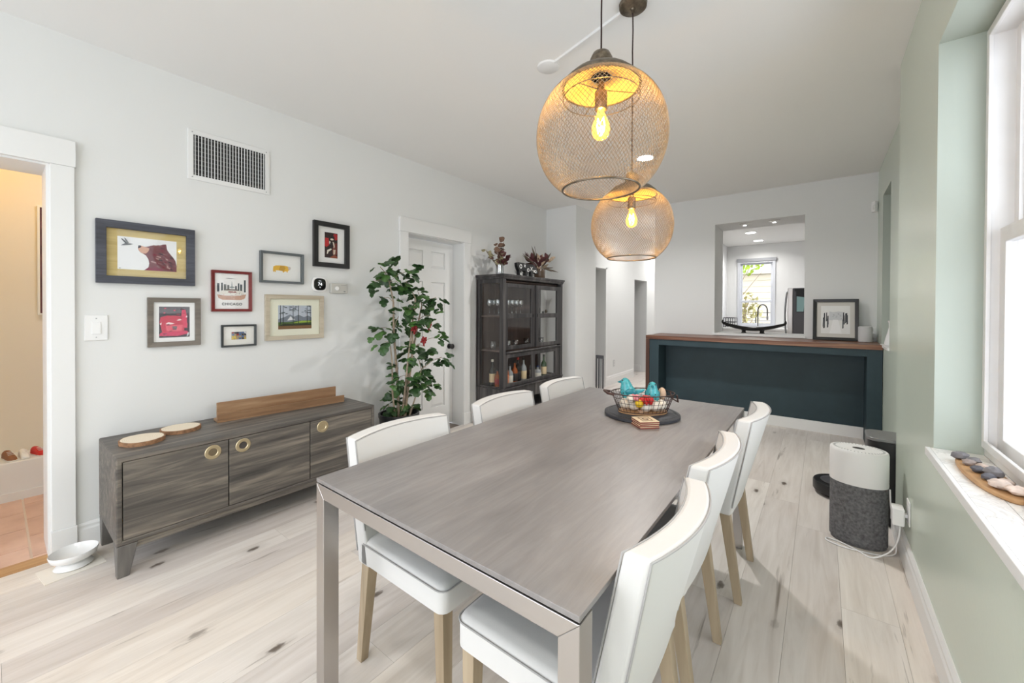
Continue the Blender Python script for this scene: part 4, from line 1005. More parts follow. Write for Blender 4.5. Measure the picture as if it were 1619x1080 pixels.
for (y, z) in CL:
    y -= 2.14; x = rr.uniform(-.10, .12)
    c_ = Vector((x, y, z))
    near = min((p for p in allp if p.z < z+.02 or True), key=lambda p: (p-c_).length+max(0, p.z-c_.z)*2)
    MB().tube([near, near.lerp(c_, .5)+Vector((0,0,.02)), c_], .003, 4).build('twig', M['bark'], Pl)
    for q in range(rr.choice((6, 7, 7))):
        off = Vector((rr.gauss(0,.035), rr.gauss(0,.035), rr.gauss(0,.028)))
        d = off.normalized()+Vector((.35, 0, -.25)) if off.length > 1e-4 else Vector((1,0,0))
        place_leaf(rr.choice(LV), Pl, c_+off, d, rr.uniform(-.6,.6), rr.uniform(.75,1.15))
for i, (y, z) in enumerate(((2.255,1.122), (2.419,1.151), (2.361,1.014))):
    b = thing('red_bow', ['small red ribbon bow on the plant, lower left of three', 'small red ribbon bow on the plant, highest of three', 'small red ribbon bow hanging lowest on the plant'][i], 'bow', (-2.80, y-.02, z), 0, 'red bows on the plant')
    for q in range(7):
        an = q*.9; MB().ell((0,0,0), (.012,.019,.011), 8, 6).build('loop', M['red'], b, smooth=80, loc=(.010*(q % 2), .019*math.cos(an), .019*math.sin(an)), rot=(an, .3, 0))
    MB().prism([(-.010,-.005), (.006,-.004), (.012,-.052), (-.004,-.050)], -.002, .002, 'x').build('tail', M['red'], b)

# ------------------------------------------------------------------ pendant lamps and ceiling fittings
M['bulb'] = thin_glass('lit_amber_bulb', tint=(1,.86,.45,1), em=(1,.58,.10,1), es=.9)
M['fil'] = emission('glowing_filament', (1,.80,.42,1), 30)
M['goldin'] = plain('lamplit_gold_lining', (.80,.56,.20,1), .4, metal=.3)  # lamp glow inside the bronze cap, put into a gold colour
def pendant(label, loc, k, cordtop, power):
    p = thing('pendant_lamp', label, 'lamp', loc, 0, 'mesh globe pendants over the table')
    n, rows_ = 96, 46
    def prof(u):            # u 0 bottom rim .. 1 top rim
        a0, a1 = -1.02, 1.02
        a = a0+(a1-a0)*u
        return (.22*math.cos(a)**.82*k if True else 0, (.21*math.sin(a))*k)
    vs = []; fs = []
    for j in range(rows_+1):
        r_, z = prof(j/rows_)
        for i in range(n):
            a = 2*PI*(i+.5*(j % 2))/n; vs.append((r_*math.cos(a), r_*math.sin(a), z))
    V = lambda j, i: j*n+i % n
    for j in range(0, rows_-1):
        for i in range(n):
            if j % 2 == 0: fs.append((V(j,i), V(j+1,i), V(j+2,i), V(j+1,i-1)))
            else: fs.append((V(j,i), V(j+1,i+1), V(j+2,i), V(j+1,i)))
    me = bpy.data.meshes.new('mesh_shade'); me.from_pydata(vs, [], fs); me.materials.append(M['meshgold'])
    o = link('mesh_shade', me, p)
    wf = o.modifiers.new('wire', 'WIREFRAME'); wf.thickness = .0020*k; wf.use_even_offset = False; wf.use_boundary = True
    for nm, u, rad in (('bottom_rim', 0, .0035), ('top_rim', 1, .003)):
        r_, z = prof(u); m_ = 40
        MB().tube([(r_*math.cos(2*PI*i/m_), r_*math.sin(2*PI*i/m_), z) for i in range(m_)], rad*k, 6, True).build(nm, M['bronze'], p, smooth=80)
    rt, zt_ = prof(1)
    cap = MB().lathe([(rt*1.02,zt_-.012*k), (rt*1.0,zt_+.004*k), (rt*.78,zt_+.030*k), (.046*k,zt_+.058*k), (.036*k,zt_+.064*k), (.036*k,zt_+.088*k), (.027*k,zt_+.106*k), (.010*k,zt_+.116*k), (0,zt_+.117*k)], 36, cap=False).build('cap', [M['bronze']], p, smooth=50)
    MB().lathe([(rt*.97,zt_-.010*k), (rt*.68,zt_+.016*k), (.034*k,zt_+.026*k)], 36, cap=False).build('lit_cap_inside', M['goldin'], p, smooth=50)  # extra liner coloured as the lamplit underside of the cap
    cap.modifiers.new('thick', 'SOLIDIFY').thickness = -.002
    zt2 = zt_-.085*k; m_ = 36      # inner ring carried by three spokes
    MB().tube([(rt*1.0*math.cos(2*PI*i/m_), rt*1.0*math.sin(2*PI*i/m_), zt_-.045*k) for i in range(m_)], .0018*k, 5, True).build('spider_ring', M['bronze'], p, smooth=80)
    for q in range(3):
        a = 2*PI*q/3+.4
        MB().tube([(.014*k*math.cos(a), .014*k*math.sin(a), zt_-.020*k), (rt*math.cos(a), rt*math.sin(a), zt_-.045*k)], .0018*k, 5).build('spoke', M['bronze'], p)
    MB().lathe([(0,zt_+.03*k), (.012*k,zt_+.03*k), (.012*k,zt_-.02*k), (.021*k,zt_-.024*k), (.021*k,zt_-.085*k), (.016*k,zt_-.088*k), (0,zt_-.088*k)], 18).build('socket', M['bronze'], p, smooth=40)
    zb = zt_-.088*k
    bl = MB().lathe([(.012,0), (.014,-.012), (.022,-.030), (.030,-.052), (.031,-.068), (.026,-.086), (.015,-.097), (0,-.100)], 22, cap=False).build('bulb', M['bulb'], p, smooth=80, loc=(0, 0, zb)); bl.scale = (k, k, k)
    fl_ = MB().tube([(.010,0,-.025), (.012,.004,-.05), (.010,0,-.075), (0,.010,-.05), (-.010,0,-.075), (-.012,-.004,-.05), (-.010,0,-.025), (0,-.010,-.05)], .0028, 6, True).build('filament', M['fil'], bl)
    l = bpy.data.lights.new('pendant_light', 'POINT'); l.energy = power; l.color = (1, .60, .20); l.shadow_soft_size = .012
    lo = bpy.data.objects.new('pendant_light', l); COL.objects.link(lo); lo.parent = p; lo.location = (0, 0, zb-.055*k)
    MB().tube([(0, 0, zt_+.11*k)]+[(.0012*math.sin(3*q), 0, zt_+.11*k+(cordtop-loc[2]-zt_-.11*k)*q/8) for q in range(1, 9)], .0032, 6).build('cord', plain('brown_cord', C(46,26,24), .7) if not bpy.data.materials.get('brown_cord') else bpy.data.materials['brown_cord'], p, smooth=80)
    return p
pendant('larger gold wire mesh globe pendant lamp hanging nearest', (-.606, 1.28, 1.89), 1.0, ZC-.02, 5.0)
pendant('smaller gold wire mesh globe pendant lamp hanging farther back', (-.714, 1.846, 1.693), .85, ZC-.03, 4.0)
cn = thing('ceiling_canopy', 'round bronze ceiling canopy from which the farther pendant hangs', 'canopy', (-.714, 1.846, ZC))
MB().lathe([(0,-.032), (.010,-.032), (.012,-.026), (.055,-.024), (.062,-.018), (.064,0), (0,0)], 32).build('cover', M['bronze'], cn, smooth=40)
MB().lathe([(0,-.045), (.007,-.045), (.007,-.031), (0,-.031)], 12).build('cord_grip', M['bronze'], cn)
hk = thing('ceiling_hook', 'small bronze ceiling hook holding the nearer pendant cord', 'hook', (-.606, 1.28, ZC))
MB().lathe([(0,-.006), (.02,-.006), (.022,0), (0,0)], 20).build('rose', M['bronze'], hk)
MB().tube([(0,0,-.006), (0,0,-.02), (.008,0,-.028), (0,0,-.036), (-.008,0,-.03)], .002, 6).build('hook', M['bronze'], hk)
rc = thing('cable_raceway', 'white surface cable channel on the ceiling leading to the canopy', 'raceway', (0, 0, 0))
a, b = Vector((-1.285, 2.012, 0)), Vector((-.775, 1.862, 0)); d = (b-a).normalized(); nn = Vector((-d.y, d.x, 0))*.009
MB().hexa([tuple(q)[:2]+(ZC-.011,) for q in (a-nn*.7, b-nn*.7, b+nn*.7, a+nn*.7)], [tuple(q)[:2]+(ZC,) for q in (a-nn, b-nn, b+nn, a+nn)]).build('channel', M['trim'], rc)
cp = tag(MB().lathe([(0,-.012), (.058,-.012), (.064,-.008), (.066,0), (0,0)], 36).build('ceiling_cover_plate', M['trim'], smooth=40, loc=(-1.293, 2.017, ZC-.0005)), 'white round blank cover plate at the end of the ceiling channel', 'cover plate')
M['led'] = emission('led_diffuser', (1,.97,.92,1), 14)
def downlight(label, x, y, z, r, power, size=.16):
    t = thing('ceiling_light', label, 'light', (x, y, z), 0, 'recessed ceiling lights')
    MB().lathe([(r*.86,-.004), (r*.90,-.006), (r*1.08,-.005), (r*1.10,0), (r*.86,0)], 36, cap=False).build('trim_ring', M['white'], t, smooth=50)
    MB().lathe([(0,-.0035), (r*.87,-.0035)], 32, cap=False).build('diffuser', M['led'], t)
    if power:
        l = bpy.data.lights.new('downlight', 'AREA'); l.shape = 'DISK'; l.size = r*1.7; l.energy = power; l.color = (1,.98,.96); l.spread = 2.6
        o = bpy.data.objects.new('downlight', l); COL.objects.link(o); o.parent = t; o.location = (0, 0, -.012)
    return t
downlight('round white recessed light in the dining room ceiling', -1.335, 3.79, ZC, .085, 20)
downlight('added recessed fill light above the camera position', -.15, -.25, ZC, .085, 7)  # first of three lamps added out of view to brighten table and floor
downlight('added recessed fill light behind the camera by the entry opening', -1.75, -.7, ZC, .085, 3)  # second added fill lamp, out of view
downlight('added recessed fill light behind the camera by the green wall', -.35, -1.0, ZC, .085, 6)  # third added fill lamp, out of view
downlight('recessed kitchen ceiling light nearer the pass-through', -1.058, 8.66, ZC, .095, 10)
downlight('recessed kitchen ceiling light nearer the kitchen window', -1.052, 9.74, ZC, .095, 6)
downlight('added unseen kitchen fill light over the fridge side', .7, 8.2, ZC, .095, 11)  # lamp added out of view to brighten the kitchen
downlight('added hidden fill light at the near end of the hallway', -2.02, 6.6, ZC, .085, 8)  # lamp added to brighten the hallway, hidden by the far wall
downlight('added hidden fill light at the far end of the hallway', -2.3, 8.6, ZC, .085, 9)  # second added hallway lamp, also hidden
for i, x in enumerate((-.774, -.461)):
    t = thing('puck_light', ['small swivel spotlight in the pass-through soffit, on the left', 'small swivel spotlight in the pass-through soffit, on the right'][i], 'light', (x, 5.80, 2.38), 0, 'soffit spotlights')
    MB().lathe([(.040,-.004), (.058,-.005), (.062,0), (.036,0), (.036,-.002)], 28, cap=False).build('trim_ring', plain('brushed_nickel', (.55,.53,.50,1), .3, metal=1) if i == 0 else bpy.data.materials['brushed_nickel'], t, smooth=50)
    MB().lathe([(0,-.022), (.026,-.020), (.034,-.010), (.038,0)], 24, cap=False).build('eyeball', M['white'], t, smooth=60)
    MB().lathe([(0,-.0225), (.018,-.0222)], 16, cap=False).build('diffuser', M['led'], t)
# warm lamp in the entry room
el_ = thing('ceiling_light', 'warm yellow ceiling lamp in the entry room', 'light', (-4.12, -.30, ZC))
MB().lathe([(0,-.07), (.07,-.06), (.11,-.03), (.12,0), (0,0)], 28).build('shade', emission('warm_lampshade', (1,.62,.18,1), 2), el_, smooth=60)
l = bpy.data.lights.new('entry_light', 'POINT'); l.energy = 8; l.color = (1,.54,.07); l.shadow_soft_size = .06
o = bpy.data.objects.new('entry_light', l); COL.objects.link(o); o.parent = el_; o.location = (0, 0, -.12)
downlight('added white fill light in the entry room ceiling', -3.85, .55, ZC, .085, 2.5)  # added out of view as white fill beside the warm lamp

# ------------------------------------------------------------------ on the table
bx_, by_ = -.722, 2.02
rb = thing('round_board', 'round dark slate board under the wire basket on the table', 'board', (bx_, by_, .7602))
MB().lathe([(0,.004), (.165,.004), (.176,0), (.184,.004), (.184,.014), (.176,.018), (0,.018)], 48).build('disc', M['slate'], rb, smooth=40)
MB().tube([(.165*math.cos(2*PI*i/40), .165*math.sin(2*PI*i/40), .0183) for i in range(40)], .0012, 4, True).build('groove_ring', M['black'], rb)
bk = thing('wire_basket', 'oval brown wire basket holding birds and eggs on the table', 'basket', (bx_+.005, by_, .7785), YAW)
wm = plain('rusty_brown_wire', C(62,44,38), .55, metal=.3)
A0, B0, A1, B1, Hb = .122, .082, .158, .112, .098
MB().lathe([(0,0), (1,0), (1.01,.004), (1,.008), (0,.008)], 40, sx=A0, sy=B0).build('base', M['boardwood'], bk, smooth=40)
def el_pt(a, t, ex=0): return ((A0+(A1-A0)*t+ex)*math.cos(a), (B0+(B1-B0)*t+ex)*math.sin(a), .008+(Hb-.008)*t)
for t_, r_ in ((0,.0024), (.25,.0012), (.5,.0012), (.75,.0012), (1,.0028)):
    MB().tube([el_pt(2*PI*i/48, t_) for i in range(48)], r_, 5, True).build('rim' if t_ in (0, 1) else 'hoop', wm, bk, smooth=80)
for i in range(36):
    a = 2*PI*i/36; MB().tube([el_pt(a, 0), el_pt(a, 1)], .0011, 4).build('wire', wm, bk)
for s_ in (-1, 1):
    MB().tube([(s_*(A1-.002), -.045, Hb-.004), (s_*(A1+(.028 if s_ < 0 else .008)), -.035, Hb+(.002 if s_ < 0 else -.040)), (s_*(A1+(.030 if s_ < 0 else .008)), .035, Hb+(.002 if s_ < 0 else -.040)), (s_*(A1-.002), .045, Hb-.004)], .006 if s_ < 0 else .004, 8).build('handle', plain('dark_handle', C(70,46,40), .6) if s_ < 0 else bpy.data.materials['dark_handle'], bk, smooth=60)
def bpos(u, v, z): return (bx_+.005+u*cs-v*sn, by_+u*sn+v*cs, .7785+z)
def ball(name, label, cat, u, v, z, r, m, grp=None, wob=0):
    return tag(MB().ell((0,0,0), r, 16, 12, wob=wob).build(name, m, smooth=80, loc=bpos(u, v, z), rot=(0, 0, YAW)), label, cat, grp)
egg = plain('cream_egg', C(226,218,204), .5, var=.08, vs=30)
for i, (u, v, z, ra) in enumerate([(.045,-.045,.040,.030), (.0,-.05,.037,.028), (.085,-.025,.040,.030), (-.05,-.02,.038,.029), (-.085,.01,.040,.030), (-.03,.045,.037,.028), (.010,.052,.037,.028), (.068,.035,.038,.029), (-.075,-.045,.075,.022)]):
    e = tag(MB().ell((0,0,0), (ra, ra*.9, ra*.9), 16, 12).build('ornament_egg', egg, smooth=80, loc=bpos(u, v, z), rot=(0, 0, i)), 'cream egg-shaped ornament lying in the wire basket', 'ornament', 'cream eggs in the basket')
def bird(label, u, v, z, rz, s):
    b = thing('ceramic_bird', label, 'bird ornament', bpos(u, v, z), rz, 'teal birds in the basket')
    # body as rings swept from tail to crown, chest forward (+x)
    rings = [((-.004,0), .010,.010), ((-.004,.004), .026,.024), ((-.004,.018), .036,.031), ((-.002,.034), .037,.032), ((.002,.050), .033,.029), ((.006,.064), .026,.024), ((.010,.076), .023,.021), ((.012,.088), .019,.018), ((.012,.096), .010,.010), ((.012,.099), .002,.002)]
    n = 20; vs = []; fs = []
    for (cx, cz), rx, ry in rings:
        for q in range(n): a = 2*PI*q/n; vs.append(((cx+rx*math.cos(a))*s, ry*math.sin(a)*s, cz*s))
    for i in range(len(rings)-1):
        for q in range(n): fs.append((i*n+q, i*n+(q+1) % n, (i+1)*n+(q+1) % n, (i+1)*n+q))
    fs += [list(range(n)), [(len(rings)-1)*n+q for q in range(n)]]
    MB().add(vs, fs).build('body', M['teal_glaze'], b, smooth=80)
    MB().hexa([(-.074*s,-.010*s,.040*s), (-.022*s,-.020*s,.014*s), (-.022*s,.020*s,.014*s), (-.074*s,.010*s,.040*s)], [(-.078*s,-.010*s,.050*s), (-.018*s,-.022*s,.042*s), (-.018*s,.022*s,.042*s), (-.078*s,.010*s,.050*s)]).build('tail', M['teal_glaze'], b, bev=.004)
    MB().lathe([(0,0), (.008*s,0), (.005*s,.012*s), (0,.024*s)], 10).build('beak', M['teal_dark'], b, loc=(.026*s, 0, .080*s), rot=(0, PI/2+.15, 0))
    for sy in (-1, 1):
        MB().ell((0,0,0), (.0035*s,.0035*s,.0035*s), 8, 6).build('eye', M['black'], b, loc=(.024*s, sy*.013*s, .088*s))
        MB().ell((-.012*s, sy*.028*s, .036*s), (.026*s, .007*s, .018*s), 12, 8).build('wing', M['teal_dark'], b, smooth=80)
    for q in range(5):
        a = -.9+.45*q; MB().ell((0,0,0), (.003*s,.003*s,.003*s), 8, 6).build('spot', M['black'], b, loc=((-.002+.0365*math.cos(a))*s, .0318*math.sin(a)*s, (.030+.012*(q % 2))*s))
M['teal_dark'] = plain('deep_teal_glaze', (.015,.20,.24,1), .2)
bird('teal ceramic bird standing tallest at the back of the basket', -.068, .026, .060, YAW+2.9, 1.08)
bird('teal ceramic bird with dark spots at the front of the basket', .048, -.004, .050, YAW-1.9, 1.06)
fw = thing('pink_flower', 'pink artificial flower in the wire basket', 'flower', bpos(-.055, -.040, .078), YAW)
for q in range(10):
    a = 2*PI*q/5+(.6 if q > 4 else 0); r_ = .016 if q > 4 else .024
    MB().ell((0,0,0), (.016,.006,.014), 8, 6).build('petal', M['pink'], fw, smooth=80, loc=(r_*math.cos(a)*.8, r_*math.sin(a)*.8, .004*(q > 4)), rot=(.3, 0, a))
rf = thing('red_flower', 'bright red artificial flower in the wire basket', 'flower', bpos(.0, -.062, .070), YAW)
for q in range(11):
    a = 2*PI*q/6+(.5 if q > 5 else 0); r_ = .013 if q > 5 else .022
    MB().ell((0,0,0), (.018,.007,.020), 8, 6).build('petal', M['redb'], rf, smooth=80, loc=(r_*math.cos(a)*.8, r_*math.sin(a)*.8, .006*(q > 5)), rot=(.3, 0, a))
ball('yellow_ball', 'yellow ball ornament low in the wire basket', 'ornament', -.035, -.058, .054, (.021,.021,.021), M['yellow'])
ball('peach_egg', 'beige egg ornament standing at the end of the wire basket', 'ornament', .110, .030, .085, (.020,.020,.032), plain('beige_shell', C(206,176,150), .6, var=.15, vs=40))
# coasters
cm = plain('coaster_top', C(206,186,152), .6, var=.12, vs=30); cr = plain('coaster_core', C(118,48,40), .6)
for q in range(4):
    t = thing('coaster', ['bottom coaster of the stack on the table', 'second coaster from the bottom of the stack on the table', 'third coaster from the bottom of the stack on the table', 'patterned top coaster of the stack on the table'][q], 'coaster', (-.640, 1.838, .7603+q*.0082), YAW+.13+[.03,-.05,.02,0][q], 'stacked coasters')
    MB().box(-.046, -.046, 0, .046, .046, .0052).build('core', cr, t, bev=.0006)
    MB().box(-.046, -.046, .0053, .046, .046, .0080).build('top_layer', cm, t, bev=.0006)
    if q == 3:
        mb = MB().ring(-.026, -.026, .026, .026, .004, 0, .0004); mb.v = [(b_, c_, .0081+a_) for a_, b_, c_ in mb.v]; mb.build('printed_square', ink(96,70,52), t)
        MB().lathe([(.008,.0081), (.013,.0085), (.016,.0081)], 20, cap=False).build('printed_ring', ink(96,70,52), t)
        for yy in (-.036, .034): MB().box(-.03, yy, .0081, .03, yy+.002, .0084).build('printed_line', ink(96,70,52), t)

# ------------------------------------------------------------------ by the right wall
pu = thing('air_purifier', 'oval air purifier, white top over charcoal fabric, on the floor', 'air purifier', (.172, 2.975, 0), -.08)
MB().lathe([(0,.0), (.95,.0), (.96,.012), (1,.016), (1,.334), (0,.334)], 44, sx=.126, sy=.096).build('fabric_body', M['purifab'], pu, smooth=40)
MB().lathe([(0,.335), (1.01,.335), (1.015,.34), (1.015,.505), (1.0,.517), (.965,.522), (0,.522)], 44, sx=.126, sy=.096).build('white_head', M['white'], pu, smooth=35)
MB().lathe([(0,.5224), (.30,.5224), (.30,.5232), (0,.5232)], 28, sx=.09, sy=.062).build('display', M['black'], pu)
for i in range(44):
    a = 2*PI*i/44
    MB().box(-.0018, -.005, 0, .0018, .005, .0008).build('vent_slot', M['steelg'], pu, loc=(.107*math.cos(a), .081*math.sin(a), .5222), rot=(0, 0, a+PI/2))
for z in (.375, .36): MB().box(.1272, -.018, z, .1286, -.004, z+.004).build('button', M['black'], pu)
bn = thing('waste_bin', 'tall black bin with grey metal lid behind the air purifier', 'bin', (.335, 3.395, 0))
def rrect(hx_, hy_, r, n=5):
    out = []
    for cx, cy, a0 in ((hx_-r, hy_-r, 0), (-hx_+r, hy_-r, PI/2), (-hx_+r, -hy_+r, PI), (hx_-r, -hy_+r, 3*PI/2)):
        for q in range(n+1): a = a0+PI/2*q/n; out.append((cx+r*math.cos(a), cy+r*math.sin(a)))
    return out
MB().prism(rrect(.103, .115, .05), 0, .500, 'z').build('body', plain('black_bin_plastic', (.010,.010,.012,1), .3), bn, smooth=40, bev=.004)
MB().prism(rrect(.106, .118, .052), .5005, .522, 'z').build('lid', plain('grey_lid', C(126,126,126), .35, metal=.3), bn, smooth=40, bev=.005)
MB().ell((-.1035, -.05, .34), (.002,.005,.005), 8, 6).build('stud', M['steelg'], bn)
rv = thing('robot_vacuum', 'low black round robot vacuum on the floor behind the air purifier', 'robot vacuum', (.115, 3.63, 0))
MB().lathe([(0,.012), (.115,.012), (.148,.022), (.155,.03), (.155,.082), (.150,.090), (0,.092)], 44).build('body', M['black'], rv, smooth=40)
MB().lathe([(0,.0925), (.11,.0925), (.112,.0945), (.108,.096), (0,.0965)], 36).build('top_plate', plain('dark_grey_top', C(70,70,74), .3), rv, smooth=40)
for s_ in (-1, 1): MB().lathe([(0,-.012), (.03,-.012), (.03,.012), (0,.012)], 16).build('wheel', M['blackm'], rv, loc=(0, s_*.10, .0302), rot=(PI/2, 0, 0))
ou = thing('wall_outlet', 'white wall outlet low on the green wall above the baseboard', 'outlet', (XR-.001, 2.785, .292))
MB().box(-.006, -.037, -.060, 0, .037, .060).build('plate', M['white'], ou, bev=.002)
for z in (-.024, .024): MB().box(-.0075, -.014, z-.012, -.0062, .014, z+.012).build('socket', plain('socket_ivory', C(214,214,212), .5) if z < 0 else bpy.data.materials['socket_ivory'], ou)
ad = thing('power_adapter', 'square white power adapter plugged into the low wall outlet', 'adapter', (XR-.009, 2.785, .272))
MB().box(-.058, -.040, -.046, -.012, .034, .040).build('body', M['white'], ad, bev=.006, seg=3)
MB().box(-.012, -.012, -.006, 0, .012, .010).build('prong', M['white'], ad)
cpts = [(.300,2.945,.335), (.303,2.935,.25), (.318,2.93,.12), (.325,2.925,.03), (.31,2.90,.007), (.25,2.855,.005), (.12,2.835,.005), (.04,2.86,.005), (.035,2.895,.005), (.09,2.885,.006), (.16,2.842,.006), (.22,2.80,.007), (.285,2.80,.06), (.315,2.785,.14), (.322,2.780,.226)]
def smooth_path(P, n=8):
    out = []
    for i in range(len(P)-1):
        p0, p1, p2, p3 = [Vector(P[max(0, min(len(P)-1, i+q))]) for q in (-1, 0, 1, 2)]
        for q in range(n):
            t_ = q/n; out.append(.5*((2*p1)+(p2-p0)*t_+(2*p0-5*p1+4*p2-p3)*t_*t_+(3*p1-p0-3*p2+p3)*t_**3))
    return out+[Vector(P[-1])]
pc = MB().tube(smooth_path(cpts), .0038, 6).build('power_cord', M['white'], pu, smooth=80); pc['label'] = 'white power cord looping on the floor'
pc.matrix_parent_inverse = (Matrix.Translation((.172, 2.975, 0)) @ Matrix.Rotation(-.08, 4, 'Z')).inverted()
# board of stones on the sill
sb = thing('serving_board', 'oval wooden board holding stones on the marble window sill', 'board', (.424, 1.945, .7562), .10)
ol = [(.048*math.cos(2*PI*i/36)*(1+.10*math.sin(4*PI*i/36)), .198*math.sin(2*PI*i/36)) for i in range(36)]
MB().prism(ol, 0, .014, 'z').build('plank_board', M['boardwood'], sb, smooth=40, bev=.004)
rr = random.Random(13); cols_ = [plain('stone_%d' % i, c_, .7, var=.25, vs=40) for i, c_ in enumerate((C(118,116,118), C(146,134,128), C(190,172,160), C(88,88,94), C(206,188,176)))]
names_ = ['flat dark grey stone at the far end of the sill board', 'mottled grey stone second from the far end of the sill board', 'small brown stone on the sill board near the far end', 'pale rounded stone by the board edge on the window sill', 'charcoal stone in the middle of the sill board', 'tallest layered grey stone in the middle of the sill board', 'small dark stone leaning at the middle of the sill board', 'pinkish flat stone before the large pale one', 'large pale pink stone on the sill board', 'long cream stone at the near end of the sill board']
for i in range(10):
    y = .165-.035*i; s_ = .017+.004*(i in (0, 5, 8, 9)); c_ = cols_[[0,0,1,2,3,0,3,2,4,4][i]]
    r_ = (s_*(.9+.3*rr.random()), s_*(1.0+.35*rr.random()), s_*.62+(.004 if i == 5 else 0)); xx = (.011 if i % 2 else -.011)
    m_ = Matrix.Rotation(.10, 4, 'Z') @ Vector((xx, y, 0))
    tag(MB().ell((0,0,0), r_, 11, 8, wob=.26).build('stone', c_, smooth=35, loc=(.424+m_.x, 1.945+m_.y, .7705+r_[2]*.97), rot=(0, 0, rr.random()*3)), names_[i], 'stone', 'stones on the sill board')

# ------------------------------------------------------------------ kitchen, hallway and entry
kc = thing('kitchen_counter', 'white kitchen counter under the far kitchen window', 'counter', (0, 0, 0))
MB().box(-1.70, 9.70, 0, .9, 10.29, .88).build('cabinet_body', M['trim'], kc)
MB().box(-1.70, 9.67, .8805, .9, 10.29, .915).build('worktop', plain('white_quartz', C(222,222,222), .3), kc, bev=.003)
fa = thing('kitchen_faucet', 'dark spring-neck kitchen faucet in front of the kitchen window', 'faucet', (-1.07, 9.95, .9155))
MB().lathe([(0,0), (.026,0), (.026,.02), (.014,.03), (.014,.25), (0,.25)], 16).build('base', M['steelg'], fa, smooth=40)
arch = [(0, 0, .25+.02*i) for i in range(6)]+[(.085-.085*math.cos(PI*i/14), 0, .36+.13*math.sin(PI*i/14)) for i in range(15)]+[(.17, 0, .34-.03*i) for i in range(4)]
MB().tube(arch, .013, 8).build('spring_hose', plain('dark_spring', C(92,92,92), .35, metal=.8), fa, smooth=60)
MB().lathe([(0,0), (.016,0), (.020,.06), (.014,.09), (0,.09)], 14).build('spray_head', M['steelg'], fa, smooth=40, loc=(.17, 0, .165))
MB().tube([(0,0,.20), (.085,0,.215), (.165,0,.215)], .006, 6).build('hose_arm', M['steelg'], fa)
dr = thing('dish_rack', 'dark wire dish rack on the kitchen counter left of the window', 'rack', (-1.60, 9.95, .9155))
for z in (.02, .11, .2): MB().tube([(-.10,-.15,z), (.12,-.15,z), (.12,.15,z), (-.10,.15,z)], .007, 5, True).build('rail', M['blackm'], dr)
for i in range(6):
    for y in (-.15, .15): MB().tube([(-.10+.044*i, y, 0), (-.10+.044*i, y, .2)], .006, 5).build('wire', M['blackm'], dr)
bo = thing('boat_basket', 'dark boat-shaped metal basket on the pass-through sill', 'basket', (-.688, 5.89, 1.0005))
bm_ = plain('gunmetal', (.035,.033,.032,1), .35, metal=.7)
N_ = 18; vs = []; fs = []
for i in range(N_+1):
    s_ = -1+2*i/N_; zz = .062+.068*abs(s_)**1.6; hw = .085*(1-abs(s_)**2.2)+.006; bz = .028+.080*abs(s_)**2.0
    vs += [(.345*s_, -hw, zz), (.345*s_, -hw*.55, (zz+bz)/2-.01), (.345*s_, 0, bz), (.345*s_, hw*.55, (zz+bz)/2-.01), (.345*s_, hw, zz)]
for i in range(N_):
    for q in range(4): fs.append((i*5+q, i*5+q+1, i*5+5+q+1, i*5+5+q))
hl = MB().add(vs, fs).build('hull', bm_, bo, smooth=50); hl.modifiers.new('thick', 'SOLIDIFY').thickness = .004
for s_ in (-1, 1): MB().tube([(.345*(-1+2*i/N_), s_*(.085*(1-abs(-1+2*i/N_)**2.2)+.006), .062+.068*abs(-1+2*i/N_)**1.6+.002) for i in range(N_+1)], .006, 6).build('gunwale', bm_, bo, smooth=60)
for x in (-.10, .10): MB().lathe([(0,0), (.03,0), (.022,.02), (.03,.045), (0,.045)], 12).build('foot', bm_, bo, loc=(x, 0, 0))
for s_ in (-1, 1):
    MB().lathe([(0,0), (.010,.004), (.013,.02), (.006,.045), (0,.05)], 10).build('finial', bm_, bo, smooth=60, loc=(s_*.345, 0, .118))
fg = thing('refrigerator', 'stainless refrigerator with dark side panel in the kitchen', 'refrigerator', (0, 0, 0))
MB().box(-.37, 8.0, .02, .36, 8.75, 1.655).build('body', plain('dark_fridge_side', C(78,76,80), .4), fg, bev=.006)
for y0, y1 in ((8.0, 8.372), (8.378, 8.75)):
    d = MB().box(-.442, y0, .62, -.372, y1, 1.655).build('door', M['steel'], fg, bev=.008)
    yy = 8.33 if y0 < 8.1 else 8.42
    MB().tube(smooth_path([(-.44, yy, .80), (-.475, yy, .83), (-.498, yy, 1.1), (-.495, yy, 1.35), (-.475, yy, 1.58), (-.44, yy, 1.61)], 4), .012, 8).build('handle', M['steelg'], d, smooth=60)
MB().box(-.442, 8.0, .04, -.372, 8.75, .61).build('freezer_drawer', M['steel'], fg, bev=.008)
MB().box(-.35, 7.9975, 1.60, .33, 7.9995, 1.64).build('top_seam', M['blackm'], fg)
cal = thing('wall_calendar', 'black and white calendar sheets on the refrigerator side', 'calendar', (-.18, 7.996, 1.40))
MB().box(-.15, 0, -.14, .18, .0015, .20).build('sheet', M['blackm'], cal)
for i in range(4):
    for j in range(4): MB().box(-.02+i*.05, -.001, -.12+j*.06, .02+i*.05, -.0002, -.085+j*.06).build('day_square', M['paper'], cal)
MB().prism([(-.14,-.13), (-.05,-.13), (-.03,.10), (-.14,.12)], -.0012, -.0003, 'y').build('photo', ink(160,196,196), cal)
gp = thing('safety_gate', 'slim grey metal safety gate post in the hallway opening', 'gate', (-2.645, 5.60, 0))
gm = plain('dark_grey_metal', C(88,88,92), .4, metal=.4)
MB().box(-.062, -.012, .55, .062, .012, .60).build('top_housing', gm, gp, bev=.004)
MB().box(-.062, -.012, 0, .062, .012, .05).build('foot_housing', gm, gp, bev=.004)
